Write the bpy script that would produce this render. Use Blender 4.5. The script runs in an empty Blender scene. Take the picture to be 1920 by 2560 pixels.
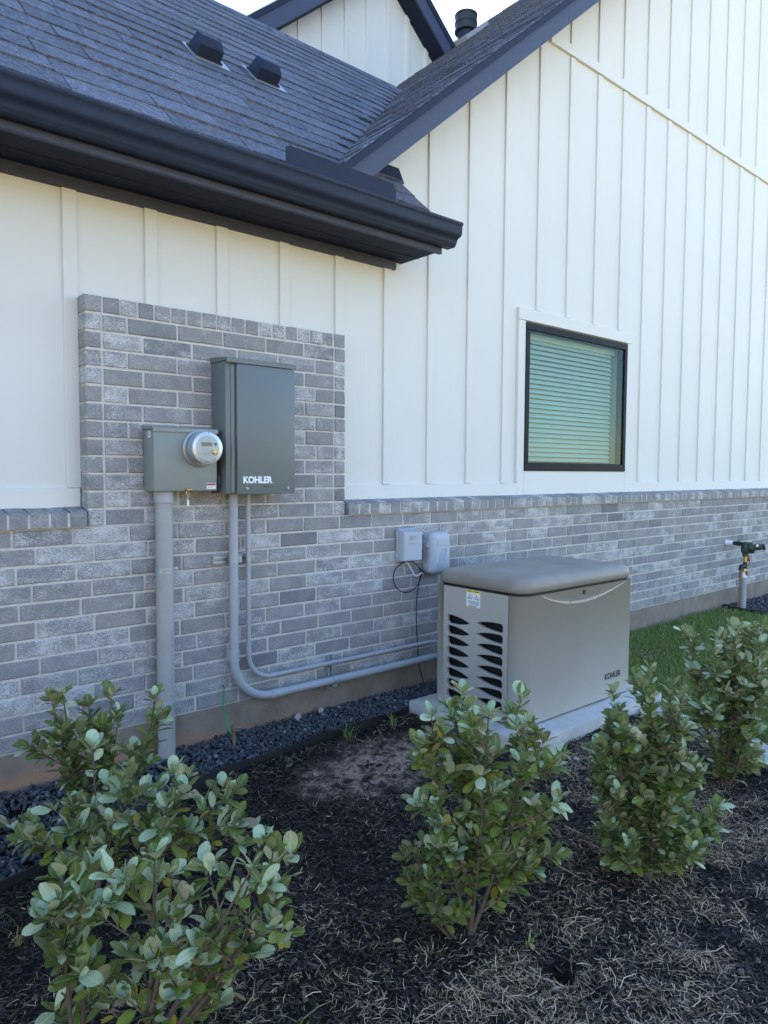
import bpy, bmesh, math, random
import numpy as np
from mathutils import Vector, Matrix, Quaternion, noise

random.seed(11)
NP = np.random.default_rng(7)
R = math.radians
sc = bpy.context.scene
COL = sc.collection

# ------------------------------------------------------------------ camera, sky, sun, exposure
S = 1.23
CAM = Vector((0, -2.85 * S, 1.22 * S))
yaw, pitch, roll = R(40.5476), R(-3.2904), R(.3155)
fw = Vector((math.sin(yaw) * math.cos(pitch), math.cos(yaw) * math.cos(pitch), math.sin(pitch)))
rt0 = fw.cross(Vector((0, 0, 1))).normalized()
up0 = rt0.cross(fw)
rt = rt0 * math.cos(roll) + up0 * math.sin(roll)
up = up0 * math.cos(roll) - rt0 * math.sin(roll)
cd = bpy.data.cameras.new('camera')
cam = bpy.data.objects.new('camera', cd)
COL.objects.link(cam)
m = Matrix((rt, up, -fw)).transposed().to_4x4()
m.translation = CAM
cam.matrix_world = m
cd.sensor_fit = 'VERTICAL'
cd.sensor_height = 36
cd.lens = 1775 / 2560 * 36
cd.clip_start = .05
cd.clip_end = 2000
sc.camera = cam

SUN_EL, SUN_AZ = R(28), R(60)          # behind the house, to the right: the whole view lies in its shade
w = bpy.data.worlds.new('World')
sc.world = w
w.use_nodes = True
nt = w.node_tree
bg = nt.nodes['Background']
sky = nt.nodes.new('ShaderNodeTexSky')
sky.sky_type = 'NISHITA'
sky.sun_disc = False
sky.sun_elevation = SUN_EL
sky.sun_rotation = SUN_AZ
sky.air_density = 1.0
sky.dust_density = .15
sky.ozone_density = 3.0
nt.links.new(sky.outputs[0], bg.inputs[0])
bg.inputs[1].default_value = .10
sd = Vector((math.sin(SUN_AZ) * math.cos(SUN_EL), math.cos(SUN_AZ) * math.cos(SUN_EL), math.sin(SUN_EL)))
sl = bpy.data.lights.new('sun', 'SUN')
sl.energy = 5
sl.angle = R(.5)
sl.color = (1, .93, .82)
so = bpy.data.objects.new('sun', sl)
COL.objects.link(so)
so.rotation_euler = sd.to_track_quat('Z', 'Y').to_euler()
so.location = sd * 30
sc.view_settings.view_transform = 'Standard'
sc.view_settings.look = 'None'
sc.view_settings.exposure = 2.64
sc.view_settings.gamma = 1


def pix(p):
    v = Vector(p) - CAM
    d = v.dot(fw)
    if d < .1:
        return None
    return (960 + 1775 * v.dot(rt) / d, 1280 - 1775 * v.dot(up) / d, d)


def in_frame(p, mg=60):
    q = pix(p)
    return q is not None and -mg < q[0] < 1920 + mg and -mg < q[1] < 2560 + mg


# ------------------------------------------------------------------ material helpers
class NT:
    def __init__(s, name):
        s.m = bpy.data.materials.new(name)
        s.m.use_nodes = True
        s.t = s.m.node_tree
        s.b = s.t.nodes['Principled BSDF']
        s.out = s.t.nodes['Material Output']

    def n(s, typ, ins=None, **kw):
        nd = s.t.nodes.new('ShaderNode' + typ)
        for k, v in kw.items():
            setattr(nd, k, v)
        for k, v in (ins or {}).items():
            s.set(nd.inputs[k], v)
        return nd

    def set(s, sock, v):
        if isinstance(v, bpy.types.NodeSocket):
            s.t.links.new(v, sock)
        elif isinstance(v, bpy.types.Node):
            s.t.links.new(v.outputs[0], sock)
        else:
            if isinstance(v, tuple) and len(v) == 3 and sock.type == 'RGBA':
                v = (*v, 1)
            sock.default_value = v

    def P(s, **kw):
        for k, v in kw.items():
            s.set(s.b.inputs[k.replace('_', ' ')], v)

    def pos(s):
        return s.n('NewGeometry').outputs['Position']

    def scaled(s, vec, sx, sy, sz):
        return s.n('Mapping', {'Vector': vec, 'Scale': (sx, sy, sz)}).outputs[0]

    def noise(s, vec, scale, detail=4, rough=.55):
        nd = s.n('TexNoise', {'Scale': scale, 'Detail': detail, 'Roughness': rough})
        if vec is not None:
            s.set(nd.inputs['Vector'], vec)
        return nd.outputs[0]

    def math(s, op, a, b=0., c=None, clamp=False):
        nd = s.n('Math', operation=op, use_clamp=clamp)
        s.set(nd.inputs[0], a)
        s.set(nd.inputs[1], b)
        if c is not None:
            s.set(nd.inputs[2], c)
        return nd.outputs[0]

    def mix(s, f, a, b, mode='MIX'):
        nd = s.n('Mix', data_type='RGBA', blend_type=mode)
        s.set(nd.inputs[0], f)
        s.set(nd.inputs[6], a)
        s.set(nd.inputs[7], b)
        return nd.outputs[2]

    def ramp(s, f, stops, interp='LINEAR'):
        nd = s.n('ValToRGB', {'Fac': f})
        cr = nd.color_ramp
        cr.interpolation = interp
        while len(cr.elements) < len(stops):
            cr.elements.new(.5)
        for e, (p, c) in zip(cr.elements, stops):
            e.position = p
            e.color = (*c, 1) if len(c) == 3 else c
        return nd.outputs[0]

    def step(s, f, a, b):
        nd = s.n('MapRange', {'Value': f, 'From Min': a, 'From Max': b})
        nd.interpolation_type = 'SMOOTHSTEP'
        return nd.outputs[0]

    def bump(s, h, strength=.3, dist=.01):
        s.P(Normal=s.n('Bump', {'Height': h, 'Strength': strength, 'Distance': dist}).outputs[0])

    def rnd(s):
        a = s.n('ObjectInfo').outputs['Random']
        b = s.n('NewGeometry').outputs['Random Per Island']
        return s.math('FRACT', s.math('MULTIPLY_ADD', b, 7.31, a))

    def rnd2(s, r, k):
        return s.math('FRACT', s.math('MULTIPLY', r, k))


def mul(c, k):
    return tuple(x * k for x in c)


def paint(name, col, rough=.5, var=.12, nscale=9, bump=.0, bscale=200, metal=0, spec=.5):
    t = NT(name)
    p = t.pos()
    f = t.noise(p, nscale, 5, .6)
    t.P(Base_Color=t.ramp(f, [(.25, mul(col, 1 - var)), (.75, mul(col, 1 + var))]), Metallic=metal)
    t.b.inputs['Specular IOR Level'].default_value = spec
    t.P(Roughness=t.math('MULTIPLY_ADD', t.noise(p, nscale * 3.3, 3), .2, rough - .1, clamp=True))
    if bump:
        t.bump(t.noise(p, bscale, 3), bump, .002)
    return t.m


def brick_mat():
    t = NT('grey_brick')
    p = t.pos()
    r = t.rnd()
    r2, r3 = t.rnd2(r, 17.13), t.rnd2(r, 43.7)
    base = t.ramp(r, [(0, (.195, .199, .205)), (.08, (.245, .247, .250)), (.45, (.28, .28, .28)), (.65, (.275, .271, .265)), (.9, (.31, .308, .304)), (1, (.25, .252, .255))])
    grain = t.noise(p, 170, 4, .7)
    big = t.noise(p, 9, 4, .6)
    base = t.mix(1, base, t.ramp(grain, [(.3, (.55, .55, .55)), (.5, (.98, .98, .98)), (.75, (1.35, 1.33, 1.3))]), 'MULTIPLY')
    base = t.mix(1, base, t.ramp(big, [(.3, (.82, .83, .86)), (.7, (1.14, 1.12, 1.1))]), 'MULTIPLY')
    # lime wash left in patches on the face
    pa = t.noise(t.scaled(p, 9, 9, 17), 1, 3, .6)
    fi = t.noise(t.scaled(p, 95, 95, 210), 1, 5, .8)
    amt = t.math('MULTIPLY_ADD', r2, .17, -.075)
    k = t.math('ADD', t.math('ADD', t.math('MULTIPLY', pa, .42), t.math('MULTIPLY', fi, .88)), amt)
    wash = t.math('MULTIPLY', t.step(k, .66, .83), .72)
    base = t.mix(wash, base, (.70, .70, .69))
    pits = t.step(t.noise(p, 330, 2, .6), .66, .74)
    base = t.mix(t.math('MULTIPLY', pits, .6), base, (.05, .05, .052))
    t.P(Base_Color=base, Roughness=.92)
    t.b.inputs['Specular IOR Level'].default_value = .25
    t.bump(t.math('ADD', grain, t.math('MULTIPLY', t.noise(p, 60, 3), .8)), .55, .004)
    return t.m


def mortar_mat():
    t = NT('mortar')
    p = t.pos()
    f = t.noise(p, 30, 6, .7)
    t.P(Base_Color=t.ramp(f, [(.3, (.47, .44, .395)), (.55, (.58, .55, .505)), (.8, (.65, .625, .585))]), Roughness=.95)
    t.bump(t.noise(p, 240, 4, .7), .6, .004)
    return t.m


def siding_mat(name='white_siding'):
    t = NT(name)
    p = t.pos()
    g = t.noise(t.scaled(p, 160, 60, 3.5), 1, 6, .65)
    f = t.noise(p, 1.3, 3)
    t.P(Base_Color=t.ramp(f, [(.3, (.645, .635, .59)), (.7, (.675, .665, .62))]), Roughness=.55)
    t.b.inputs['Specular IOR Level'].default_value = .3
    t.bump(t.math('ADD', g, t.math('MULTIPLY', t.noise(t.scaled(p, 3, 3, .6), 1, 2), 6.)), .22, .004)
    return t.m


def wood_h_mat():
    t = NT('white_trim_board')
    p = t.pos()
    g = t.noise(t.scaled(p, 3.5, 60, 150), 1, 6, .65)
    t.P(Base_Color=(.665, .655, .61), Roughness=.55)
    t.b.inputs['Specular IOR Level'].default_value = .3
    t.bump(g, .28, .004)
    return t.m


def dark_wood_mat():
    t = NT('dark_fascia_paint')
    p = t.pos()
    g = t.noise(t.scaled(p, 14, 60, 90), 1, 6, .65)
    t.P(Base_Color=t.ramp(g, [(.3, (.034, .042, .078)), (.8, (.058, .070, .125))]), Roughness=.6)
    t.bump(g, .35, .005)
    return t.m


def shingle_mat():
    t = NT('charcoal_shingle')
    p = t.pos()
    r = t.rnd()
    gr = t.noise(p, 130, 6, .85)
    pt = t.noise(p, 6, 4, .6)
    base = t.ramp(r, [(0, (.080, .086, .112)), (.5, (.098, .105, .136)), (1, (.120, .128, .163))])
    base = t.mix(1, base, t.ramp(gr, [(.36, (.35, .35, .35)), (.5, (.95, .95, .95)), (.66, (2.1, 2.1, 2.1))]), 'MULTIPLY')
    base = t.mix(1, base, t.ramp(pt, [(.3, (.85, .85, .85)), (.7, (1.15, 1.15, 1.15))]), 'MULTIPLY')
    base = t.mix(1, base, t.ramp(t.noise(p, 34, 4, .8), [(.36, (.62, .62, .62)), (.5, (1, 1, 1)), (.64, (1.5, 1.5, 1.5))]), 'MULTIPLY')
    t.P(Base_Color=base, Roughness=.85)
    t.bump(gr, .7, .003)
    return t.m


def concrete_mat(name, c0, c1, scale=8):
    t = NT(name)
    p = t.pos()
    f = t.noise(p, scale, 8, .65)
    col = t.ramp(f, [(.3, c0), (.7, c1)])
    s_ = t.step(t.noise(p, 26, 4, .7), .58, .70)
    col = t.mix(t.math('MULTIPLY', s_, .4), col, mul(c0, .6))
    t.P(Base_Color=col, Roughness=.9)
    t.bump(t.noise(p, 120, 5, .7), .5, .004)
    return t.m


def foundation_mat():
    t = NT('stained_concrete')
    p = t.pos()
    sx = t.n('SeparateXYZ', {0: p})
    f = t.noise(p, 5, 8, .65)
    col = t.ramp(f, [(.3, (.155, .125, .098)), (.5, (.215, .178, .142)), (.75, (.28, .24, .20))])
    # red clay splashed up from the bed, higher towards the left end
    hz = t.math('ADD', sx.outputs[2], t.math('MULTIPLY', t.math('SUBTRACT', t.noise(p, 4.5, 6, .6), .5), .16))
    lim = t.math('MULTIPLY_ADD', sx.outputs[0], -.035, .135)
    k = t.step(t.math('SUBTRACT', lim, hz), -.03, .05)
    col = t.mix(t.math('MULTIPLY', k, .75), col, (.34, .19, .115))
    # mortar drips
    d = t.step(t.noise(t.scaled(p, 22, 22, 22), 1, 2), .70, .73)
    col = t.mix(t.math('MULTIPLY', d, .65), col, (.36, .34, .31))
    t.P(Base_Color=col, Roughness=.93)
    t.bump(t.noise(p, 90, 5, .7), .5, .004)
    return t.m


def ground_mat():
    t = NT('mulch_and_soil')
    p = t.pos()
    sx = t.n('SeparateXYZ', {0: p})
    X, Y = sx.outputs[0], sx.outputs[1]
    n1 = t.noise(p, 3.2, 6, .65)
    n2 = t.noise(p, 55, 5, .7)
    mulch = t.ramp(n2, [(.3, (.009, .0075, .0065)), (.55, (.020, .0165, .014)), (.75, (.04, .031, .025))])
    soil = t.ramp(n2, [(.3, (.27, .175, .125)), (.6, (.45, .315, .24)), (.8, (.56, .43, .345))])
    # bare sandy soil beside the pad
    u = t.math('DIVIDE', t.math('SUBTRACT', X, 2.36), .56)
    v = t.math('DIVIDE', t.math('SUBTRACT', Y, -.80), .29)
    rr = t.math('SQRT', t.math('ADD', t.math('MULTIPLY', u, u), t.math('MULTIPLY', v, v)))
    k = t.step(t.math('ADD', rr, t.math('MULTIPLY', t.math('SUBTRACT', n1, .5), 2.4)), 1.25, .6)
    k2 = t.step(t.noise(p, 11, 5, .7), .36, .56)
    col = t.mix(t.math('MULTIPLY', k, k2), mulch, soil)
    # brown crumbs elsewhere
    k3 = t.math('MULTIPLY', t.step(t.noise(p, 1.7, 4), .5, .66), t.step(t.noise(p, 21, 5, .7), .5, .62))
    col = t.mix(t.math('MULTIPLY', k3, .35), col, (.075, .05, .037))
    # lawn soil and thatch
    gcol = t.ramp(t.noise(p, 7, 6, .7), [(.3, (.06, .085, .022)), (.5, (.10, .12, .04)), (.72, (.22, .18, .10))])
    edge = t.math('MINIMUM', 4.22, t.math('ADD', 6.06, Y))
    la = t.step(t.math('SUBTRACT', X, edge), -.03, .06)
    front = t.step(Y, -4.6, -4.9)
    gcol = t.mix(t.math('MAXIMUM', front, t.step(X, -2.2, -2.6)), gcol, t.ramp(t.noise(p, 5, 6, .7), [(.3, (.22, .175, .075)), (.7, (.36, .29, .14))]))  # lawn out of view coloured straw to throw warm light at the house
    left = t.step(X, -2.2, -2.6)
    la = t.math('MAXIMUM', la, t.math('MAXIMUM', front, left))
    col = t.mix(la, col, gcol)
    t.P(Base_Color=col, Roughness=.95)
    t.b.inputs['Specular IOR Level'].default_value = .15
    t.bump(t.math('ADD', n2, t.noise(p, 160, 3)), .8, .012)
    return t.m


def rock_mat(name, stops):
    t = NT(name)
    p = t.pos()
    r = t.n('NewGeometry').outputs['Random Per Island']
    col = t.ramp(r, stops)
    col = t.mix(1, col, t.ramp(t.noise(p, 90, 4, .7), [(.3, (.75, .75, .75)), (.75, (1.3, 1.3, 1.3))]), 'MULTIPLY')
    t.P(Base_Color=col, Roughness=.75)
    t.bump(t.noise(p, 150, 3), .4, .003)
    return t.m


def island_mat(name, stops, rough=.8, transl=0):
    t = NT(name)
    r = t.n('NewGeometry').outputs['Random Per Island']
    col = t.ramp(r, stops)
    t.P(Base_Color=col, Roughness=rough)
    if transl:
        tr = t.n('BsdfTranslucent', {'Color': col})
        mx = t.n('MixShader', {0: transl, 1: t.b.outputs[0], 2: tr.outputs[0]})
        t.t.links.new(mx.outputs[0], t.out.inputs[0])
    return t.m


def leaf_mat(name, c0, c1, vein, under, transl=.22, rough=.42):
    t = NT(name)
    r = t.rnd()
    uv = t.n('UVMap', uv_map='UVMap').outputs[0]
    su = t.n('SeparateXYZ', {0: uv})
    a = t.math('ABSOLUTE', t.math('SUBTRACT', su.outputs[0], .5))
    col = t.ramp(r, [(0, c0), (1, c1)])
    col = t.mix(t.math('MULTIPLY', t.step(t.noise(t.pos(), 120, 4, .7), .42, .66), .45), col, mul(c1, 1.35))
    rib = t.step(a, .055, .02)
    side = t.math('ABSOLUTE', t.math('SUBTRACT', t.math('FRACT', t.math('MULTIPLY_ADD', a, -5.5, t.math('MULTIPLY', su.outputs[1], 8.))), .5))
    sv = t.math('MULTIPLY', t.step(side, .09, .02), .4)
    col = t.mix(t.math('MAXIMUM', rib, sv), col, vein)
    col = t.mix(t.n('NewGeometry').outputs['Backfacing'], col, under)
    t.P(Base_Color=col, Roughness=rough)
    t.b.inputs['Specular IOR Level'].default_value = .4
    tr = t.n('BsdfTranslucent', {'Color': t.mix(.5, col, (.22, .32, .04))})
    mx = t.n('MixShader', {0: transl, 1: t.b.outputs[0], 2: tr.outputs[0]})
    t.t.links.new(mx.outputs[0], t.out.inputs[0])
    return t.m


def glass_mat(name, tint, f0=.06, rough=.0):
    t = NT(name)
    lw = t.n('LayerWeight', {'Blend': .25})
    f = t.math('MULTIPLY_ADD', lw.outputs['Fresnel'], .05, f0, clamp=True)
    tr = t.n('BsdfTransparent', {'Color': tint})
    gl = t.n('BsdfGlossy', {'Color': (1, 1, 1), 'Roughness': rough})
    mx = t.n('MixShader', {0: f, 1: tr.outputs[0], 2: gl.outputs[0]})
    t.t.links.new(mx.outputs[0], t.out.inputs[0])
    return t.m


def dusty_mat():
    t = NT('dusty_taupe_lid')
    p = t.pos()
    up_ = t.n('SeparateXYZ', {0: t.n('NewGeometry').outputs['Normal']}).outputs[2]
    base = t.ramp(t.noise(p, 7, 5), [(.3, (.235, .205, .172)), (.7, (.265, .235, .20))])  # body taupe darkened to offset the skylight on the upward face
    d = t.step(t.noise(p, 5, 7, .7), .42, .62)
    st = t.step(t.noise(t.scaled(p, 34, 34, 7), 1, 5, .7), .56, .72)
    k = t.math('MULTIPLY', t.math('MAXIMUM', t.math('MULTIPLY', d, t.step(up_, .5, .95)), t.math('MULTIPLY', st, .55)), .38)
    t.P(Base_Color=t.mix(k, base, (.40, .375, .35)), Roughness=t.math('MULTIPLY_ADD', k, .6, .5))
    t.bump(t.noise(p, 350, 3), .15, .001)
    return t.m


M = dict(
    brick=brick_mat(), mortar=mortar_mat(), siding=siding_mat(), trim=wood_h_mat(), dark=dark_wood_mat(), shingle=shingle_mat(),
    gutter=paint('dark_gutter_metal', (.019, .026, .050), .62, .1, spec=.2), soffit=paint('dark_soffit', (.011, .016, .038), .65, .1, spec=.2),
    pad=concrete_mat('pad_concrete', (.42, .40, .37), (.57, .55, .52)), curb=concrete_mat('curb_concrete', (.38, .37, .35), (.5, .49, .47)), found=foundation_mat(),
    ground=ground_mat(), black=paint('black_plastic', (.012, .012, .013), .5, .2), rubber=paint('black_rubber', (.008, .008, .008), .7, .2),
    gravel=rock_mat('slate_gravel', [(0, (.030, .033, .040)), (.5, (.060, .065, .074)), (.9, (.095, .10, .112)), (.97, (.14, .145, .155)), (1, (.34, .34, .33))]),
    stone=rock_mat('pale_stone', [(0, (.26, .25, .25)), (1, (.34, .33, .33))]),
    straw=island_mat('dry_straw', [(0, (.12, .075, .042)), (.35, (.29, .19, .11)), (.7, (.55, .39, .24)), (1, (.80, .63, .43))], .8),
    chips=island_mat('black_mulch', [(0, (.009, .007, .0055)), (.6, (.025, .0185, .014)), (.92, (.058, .040, .028)), (1, (.13, .082, .052))], .75),
    grass=island_mat('lawn_blades', [(0, (.10, .18, .028)), (.45, (.17, .27, .045)), (.78, (.24, .33, .07)), (.9, (.33, .28, .12)), (1, (.45, .38, .23))], .6, .25),
    cabinet=paint('cabinet_grey', (.128, .150, .148), .42, .03, 3, .08, 500), meterbox=paint('meter_box_grey', (.225, .245, .225), .45, .04, 3, .08, 500),
    pvc=paint('grey_pvc', (.33, .345, .37), .45, .08, 5), pvc_w=paint('weathered_pvc', (.32, .325, .315), .5, .12, 6),
    zinc=paint('galvanised_steel', (.34, .38, .40), .4, .2, 60, 0, 200, .45), brass=paint('brass', (.50, .36, .13), .4, .2, 40, 0, 200, .9), copper=paint('dull_bronze', (.24, .17, .11), .5, .2, 40, 0, 200, .5),
    telecom=paint('blue_grey_plastic', (.38, .42, .47), .5, .05, 5), taupe=paint('taupe_enamel', (.42, .39, .345), .42, .04, 4, .1, 600), lid=dusty_mat(),
    void=paint('dark_inside', (.004, .004, .004), .8, .1), silver=paint('silver_trim', (.55, .55, .56), .3, .05, 5, 0, 200, .6),
    white=paint('white_print', (.80, .80, .80), .5, .03), black_print=paint('black_print', (.012, .012, .012), .5, .1), red=paint('red_plastic', (.42, .018, .02), .45, .1), yellow=paint('yellow_print', (.72, .55, .02), .5, .05), grey_print=paint('grey_print', (.25, .26, .28), .6, .05),
    steel=paint('brushed_steel', (.33, .35, .36), .4, .08, 12, 0, 200, .5), lcd=paint('lcd_brown', (.075, .048, .03), .3, .1), face=paint('meter_face', (.38, .40, .40), .5, .03),
    glass=glass_mat('clear_dome_glass', (.95, .97, .97), .03), pane=glass_mat('tinted_pane', (.775, .855, .825), .001),
    frame=paint('black_window_frame', (.007, .008, .012), .6, .15, spec=.2), blind=paint('white_blind', (.66, .66, .62), .55, .03), room=paint('room_wall', (.55, .55, .5), .7, .05),
    green=paint('green_wire', (.008, .24, .085), .45, .1), reg=paint('green_regulator', (.028, .052, .034), .5, .15), bark=paint('shrub_bark', (.105, .075, .052), .85, .3, 60, .5, 180), twig=paint('young_twig', (.17, .105, .06), .8, .25, 60),
    leaf=leaf_mat('leaf_green', (.090, .124, .024), (.168, .212, .045), (.31, .36, .16), (.25, .28, .14)),
    leaf2=leaf_mat('leaf_silver', (.33, .42, .22), (.50, .58, .345), (.62, .66, .44), (.46, .48, .31)),
    leaf3=leaf_mat('leaf_bright', (.13, .20, .022), (.22, .29, .045), (.28, .34, .14), (.20, .23, .12), .3),
    leaf4=leaf_mat('leaf_yellow', (.34, .29, .03), (.50, .40, .04), (.50, .45, .14), (.36, .32, .10), .3),
    leaf5=leaf_mat('leaf_bronze', (.26, .215, .115), (.36, .29, .17), (.40, .34, .22), (.33, .27, .17), .25),
    cedar=paint('cedar', (.50, .33, .17), .75, .2, 12, .3, 90), tanbrick=paint('tan_brick', (.46, .34, .22), .85, .15, 20), brownroof=paint('brown_roof', (.20, .15, .105), .85, .2, 14),
    dry=paint('dry_leaf', (.40, .24, .11), .7, .25, 40),
)


# ------------------------------------------------------------------ object helpers
def link(o, parent=None):
    COL.objects.link(o)
    if parent is not None:
        o.parent = parent
        o.matrix_parent_inverse = BASE.get(parent.name, Matrix()).inverted()
    return o


BASE = {}     # world matrices of the thing roots (empties)


def tag(o, label=None, cat=None, group=None, kind=None):
    for k, v in (('label', label), ('category', cat), ('group', group), ('kind', kind)):
        if v:
            o[k] = v
    return o


def thing(name, loc, label, cat, group=None):
    o = bpy.data.objects.new(name, None)
    o.empty_display_size = .1
    o.location = loc
    COL.objects.link(o)
    BASE[o.name] = Matrix.Translation(loc)
    return tag(o, label, cat, group)


class MB:
    def __init__(s):
        s.v, s.f, s.mi = [], [], []

    def add(s, vs, fs, mi=0, mat=None):
        o = len(s.v)
        s.v += [tuple(mat @ Vector(q)) if mat else tuple(q) for q in vs]
        for q in fs:
            s.f.append(tuple(i + o for i in q))
            s.mi.append(mi)
        return s

    def box(s, x0, x1, y0, y1, z0, z1, mi=0, mat=None):
        return s.add([(x0, y0, z0), (x1, y0, z0), (x1, y1, z0), (x0, y1, z0), (x0, y0, z1), (x1, y0, z1), (x1, y1, z1), (x0, y1, z1)],
                     [(3, 2, 1, 0), (4, 5, 6, 7), (0, 1, 5, 4), (1, 2, 6, 5), (2, 3, 7, 6), (3, 0, 4, 7)], mi, mat)

    def bbox(s, x0, x1, y0, y1, z0, z1, b=.003, seg=2, mi=0):
        bm = bmesh.new()
        bmesh.ops.create_cube(bm, size=1)
        for q in bm.verts:
            q.co = Vector(((x0 + x1) / 2 + q.co.x * (x1 - x0), (y0 + y1) / 2 + q.co.y * (y1 - y0), (z0 + z1) / 2 + q.co.z * (z1 - z0)))
        bmesh.ops.bevel(bm, geom=bm.edges[:], offset=b, segments=seg, affect='EDGES', profile=.5)
        bm.verts.index_update()
        s.add([q.co[:] for q in bm.verts], [[v.index for v in q.verts] for q in bm.faces], mi)
        bm.free()
        return s

    def tube(s, pts, r, n=12, caps=True, mi=0, closed=False):
        pts = [Vector(q) for q in pts]
        k = len(pts)
        rs = r if isinstance(r, (list, tuple)) else [r] * k
        tan = []
        for i in range(k):
            a, b = (pts[(i - 1) % k], pts[(i + 1) % k]) if closed else (pts[max(i - 1, 0)], pts[min(i + 1, k - 1)])
            tan.append((b - a).normalized())
        nrm = tan[0].orthogonal().normalized()
        vs, fs = [], []
        for i in range(k):
            if i:
                nrm = (tan[i - 1].rotation_difference(tan[i]) @ nrm).normalized()
            bi = tan[i].cross(nrm)
            for j in range(n):
                a = 2 * math.pi * j / n
                vs.append(pts[i] + (nrm * math.cos(a) + bi * math.sin(a)) * rs[i])
        for i in range(k if closed else k - 1):
            i2 = (i + 1) % k
            for j in range(n):
                fs.append((i * n + j, i * n + (j + 1) % n, i2 * n + (j + 1) % n, i2 * n + j))
        if caps and not closed:
            fs.append(tuple(range(n - 1, -1, -1)))
            fs.append(tuple(range((k - 1) * n, k * n)))
        return s.add(vs, fs, mi)

    def lathe(s, prof, mat, n=24, mi=0):
        """prof: (radius, height) pairs about local z; mat places it."""
        vs, fs = [], []
        for r_, h in prof:
            for j in range(n):
                a = 2 * math.pi * j / n
                vs.append((r_ * math.cos(a), r_ * math.sin(a), h))
        for i in range(len(prof) - 1):
            for j in range(n):
                fs.append((i * n + j, i * n + (j + 1) % n, (i + 1) * n + (j + 1) % n, (i + 1) * n + j))
        fs.append(tuple(range(n - 1, -1, -1)))
        fs.append(tuple(range((len(prof) - 1) * n, len(prof) * n)))
        return s.add(vs, fs, mi, mat)

    def prism(s, poly, axis, a, b, mi=0):
        """poly in the two other axes (x,z for axis y; y,z for axis x; x,y for axis z)."""
        def P(q, c):
            return {'x': (c, q[0], q[1]), 'y': (q[0], c, q[1]), 'z': (q[0], q[1], c)}[axis]
        n = len(poly)
        vs = [P(q, a) for q in poly] + [P(q, b) for q in poly]
        fs = [tuple(range(n)), tuple(range(2 * n - 1, n - 1, -1))] + [(i, n + i, n + (i + 1) % n, (i + 1) % n) for i in range(n)]
        return s.add(vs, fs, mi)

    def mesh(s, name, mats, smooth=False, fix=True, auto=None):
        me = bpy.data.meshes.new(name)
        me.from_pydata(s.v, [], s.f)
        for q in (mats if isinstance(mats, (list, tuple)) else [mats]):
            me.materials.append(M[q])
        if any(s.mi):
            me.polygons.foreach_set('material_index', s.mi)
        if fix:
            bm = bmesh.new()
            bm.from_mesh(me)
            bmesh.ops.recalc_face_normals(bm, faces=bm.faces[:])
            if auto is not None:
                for e in bm.edges:
                    if len(e.link_faces) == 2 and e.calc_face_angle(0) > R(auto):
                        e.smooth = False
            bm.to_mesh(me)
            bm.free()
        if smooth or auto is not None:
            me.polygons.foreach_set('use_smooth', [True] * len(me.polygons))
        me.update()
        return me

    def build(s, name, mats, parent=None, smooth=False, fix=True, auto=None):
        return link(bpy.data.objects.new(name, s.mesh(name, mats, smooth, fix, auto)), parent)


def bez(p0, p1, p2, n):
    p0, p1, p2 = Vector(p0), Vector(p1), Vector(p2)
    return [p0.lerp(p1, t).lerp(p1.lerp(p2, t), t) for t in [i / (n - 1) for i in range(n)]]


def text_mesh(body, name, mat, size, bold=.0, xs=1.0, depth=.0006):
    cu = bpy.data.curves.new(name, 'FONT')
    cu.body = body
    cu.size = size
    cu.offset = bold * size
    cu.extrude = depth
    cu.resolution_u = 4
    tmp = bpy.data.objects.new(name, cu)
    COL.objects.link(tmp)
    bpy.context.view_layer.update()
    me = bpy.data.meshes.new_from_object(tmp.evaluated_get(bpy.context.evaluated_depsgraph_get()))
    bpy.data.objects.remove(tmp)
    me.name = name
    me.transform(Matrix.Diagonal((xs, 1, 1, 1)))
    me.materials.clear()
    me.materials.append(M[mat])
    return me


def fit_text(body, name, mat, x0, x1, z0, z1, y, parent, bold=.02):
    """flat lettering on a face that looks towards -y"""
    me = text_mesh(body, name, mat, .1, bold)
    n = len(me.vertices)
    co = np.empty(n * 3)
    me.vertices.foreach_get('co', co)
    co = co.reshape(-1, 3)
    mn, mx = co.min(0), co.max(0)
    out = np.empty_like(co)
    out[:, 0] = x0 + (co[:, 0] - mn[0]) / (mx[0] - mn[0]) * (x1 - x0)
    out[:, 2] = z0 + (co[:, 1] - mn[1]) / (mx[1] - mn[1]) * (z1 - z0)
    out[:, 1] = y - co[:, 2]
    me.vertices.foreach_set('co', out.ravel())
    me.update()
    return link(bpy.data.objects.new(name, me), parent)


# ------------------------------------------------------------------ ground
PAD = (2.95, 4.335, -1.235, -.30)      # x0 x1 y0 y1 of the generator pad
EDGE = [(-3.2, -1.30), (-1.6, -1.24), (-.6, -1.12), (.2, -.93), (.55, -.794), (.859, -.676), (1.437, -.455), (1.992, -.385), (2.356, -.345), (2.70, -.345), (2.93, -.325)]


def edge_y(x):
    for (x0, y0), (x1, y1) in zip(EDGE, EDGE[1:]):
        if x0 <= x <= x1:
            return y0 + (y1 - y0) * (x - x0) / (x1 - x0)
    return EDGE[0][1] if x < EDGE[0][0] else -.325


def lawn_edge(y):
    return min(4.22, 6.06 + y)


def gz(x, y):
    if x > lawn_edge(y) + .05 or y < -4.6 or x < -2.4:
        return .012 * noise.noise((x * .9, y * .9, 5)) - .002
    if y > edge_y(x) and x < 2.95:
        return -.012
    z = .014 * noise.noise((x * 2.3, y * 2.3, 1)) + .010 * noise.noise((x * 8, y * 8, 2)) + .006 * noise.noise((x * 22, y * 22, 3))
    d = math.hypot(x - 1.742, (y + 2.295)) / .065
    if d < 1.6:
        z -= .06 * math.exp(-d * d * 1.6)
    return z


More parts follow.
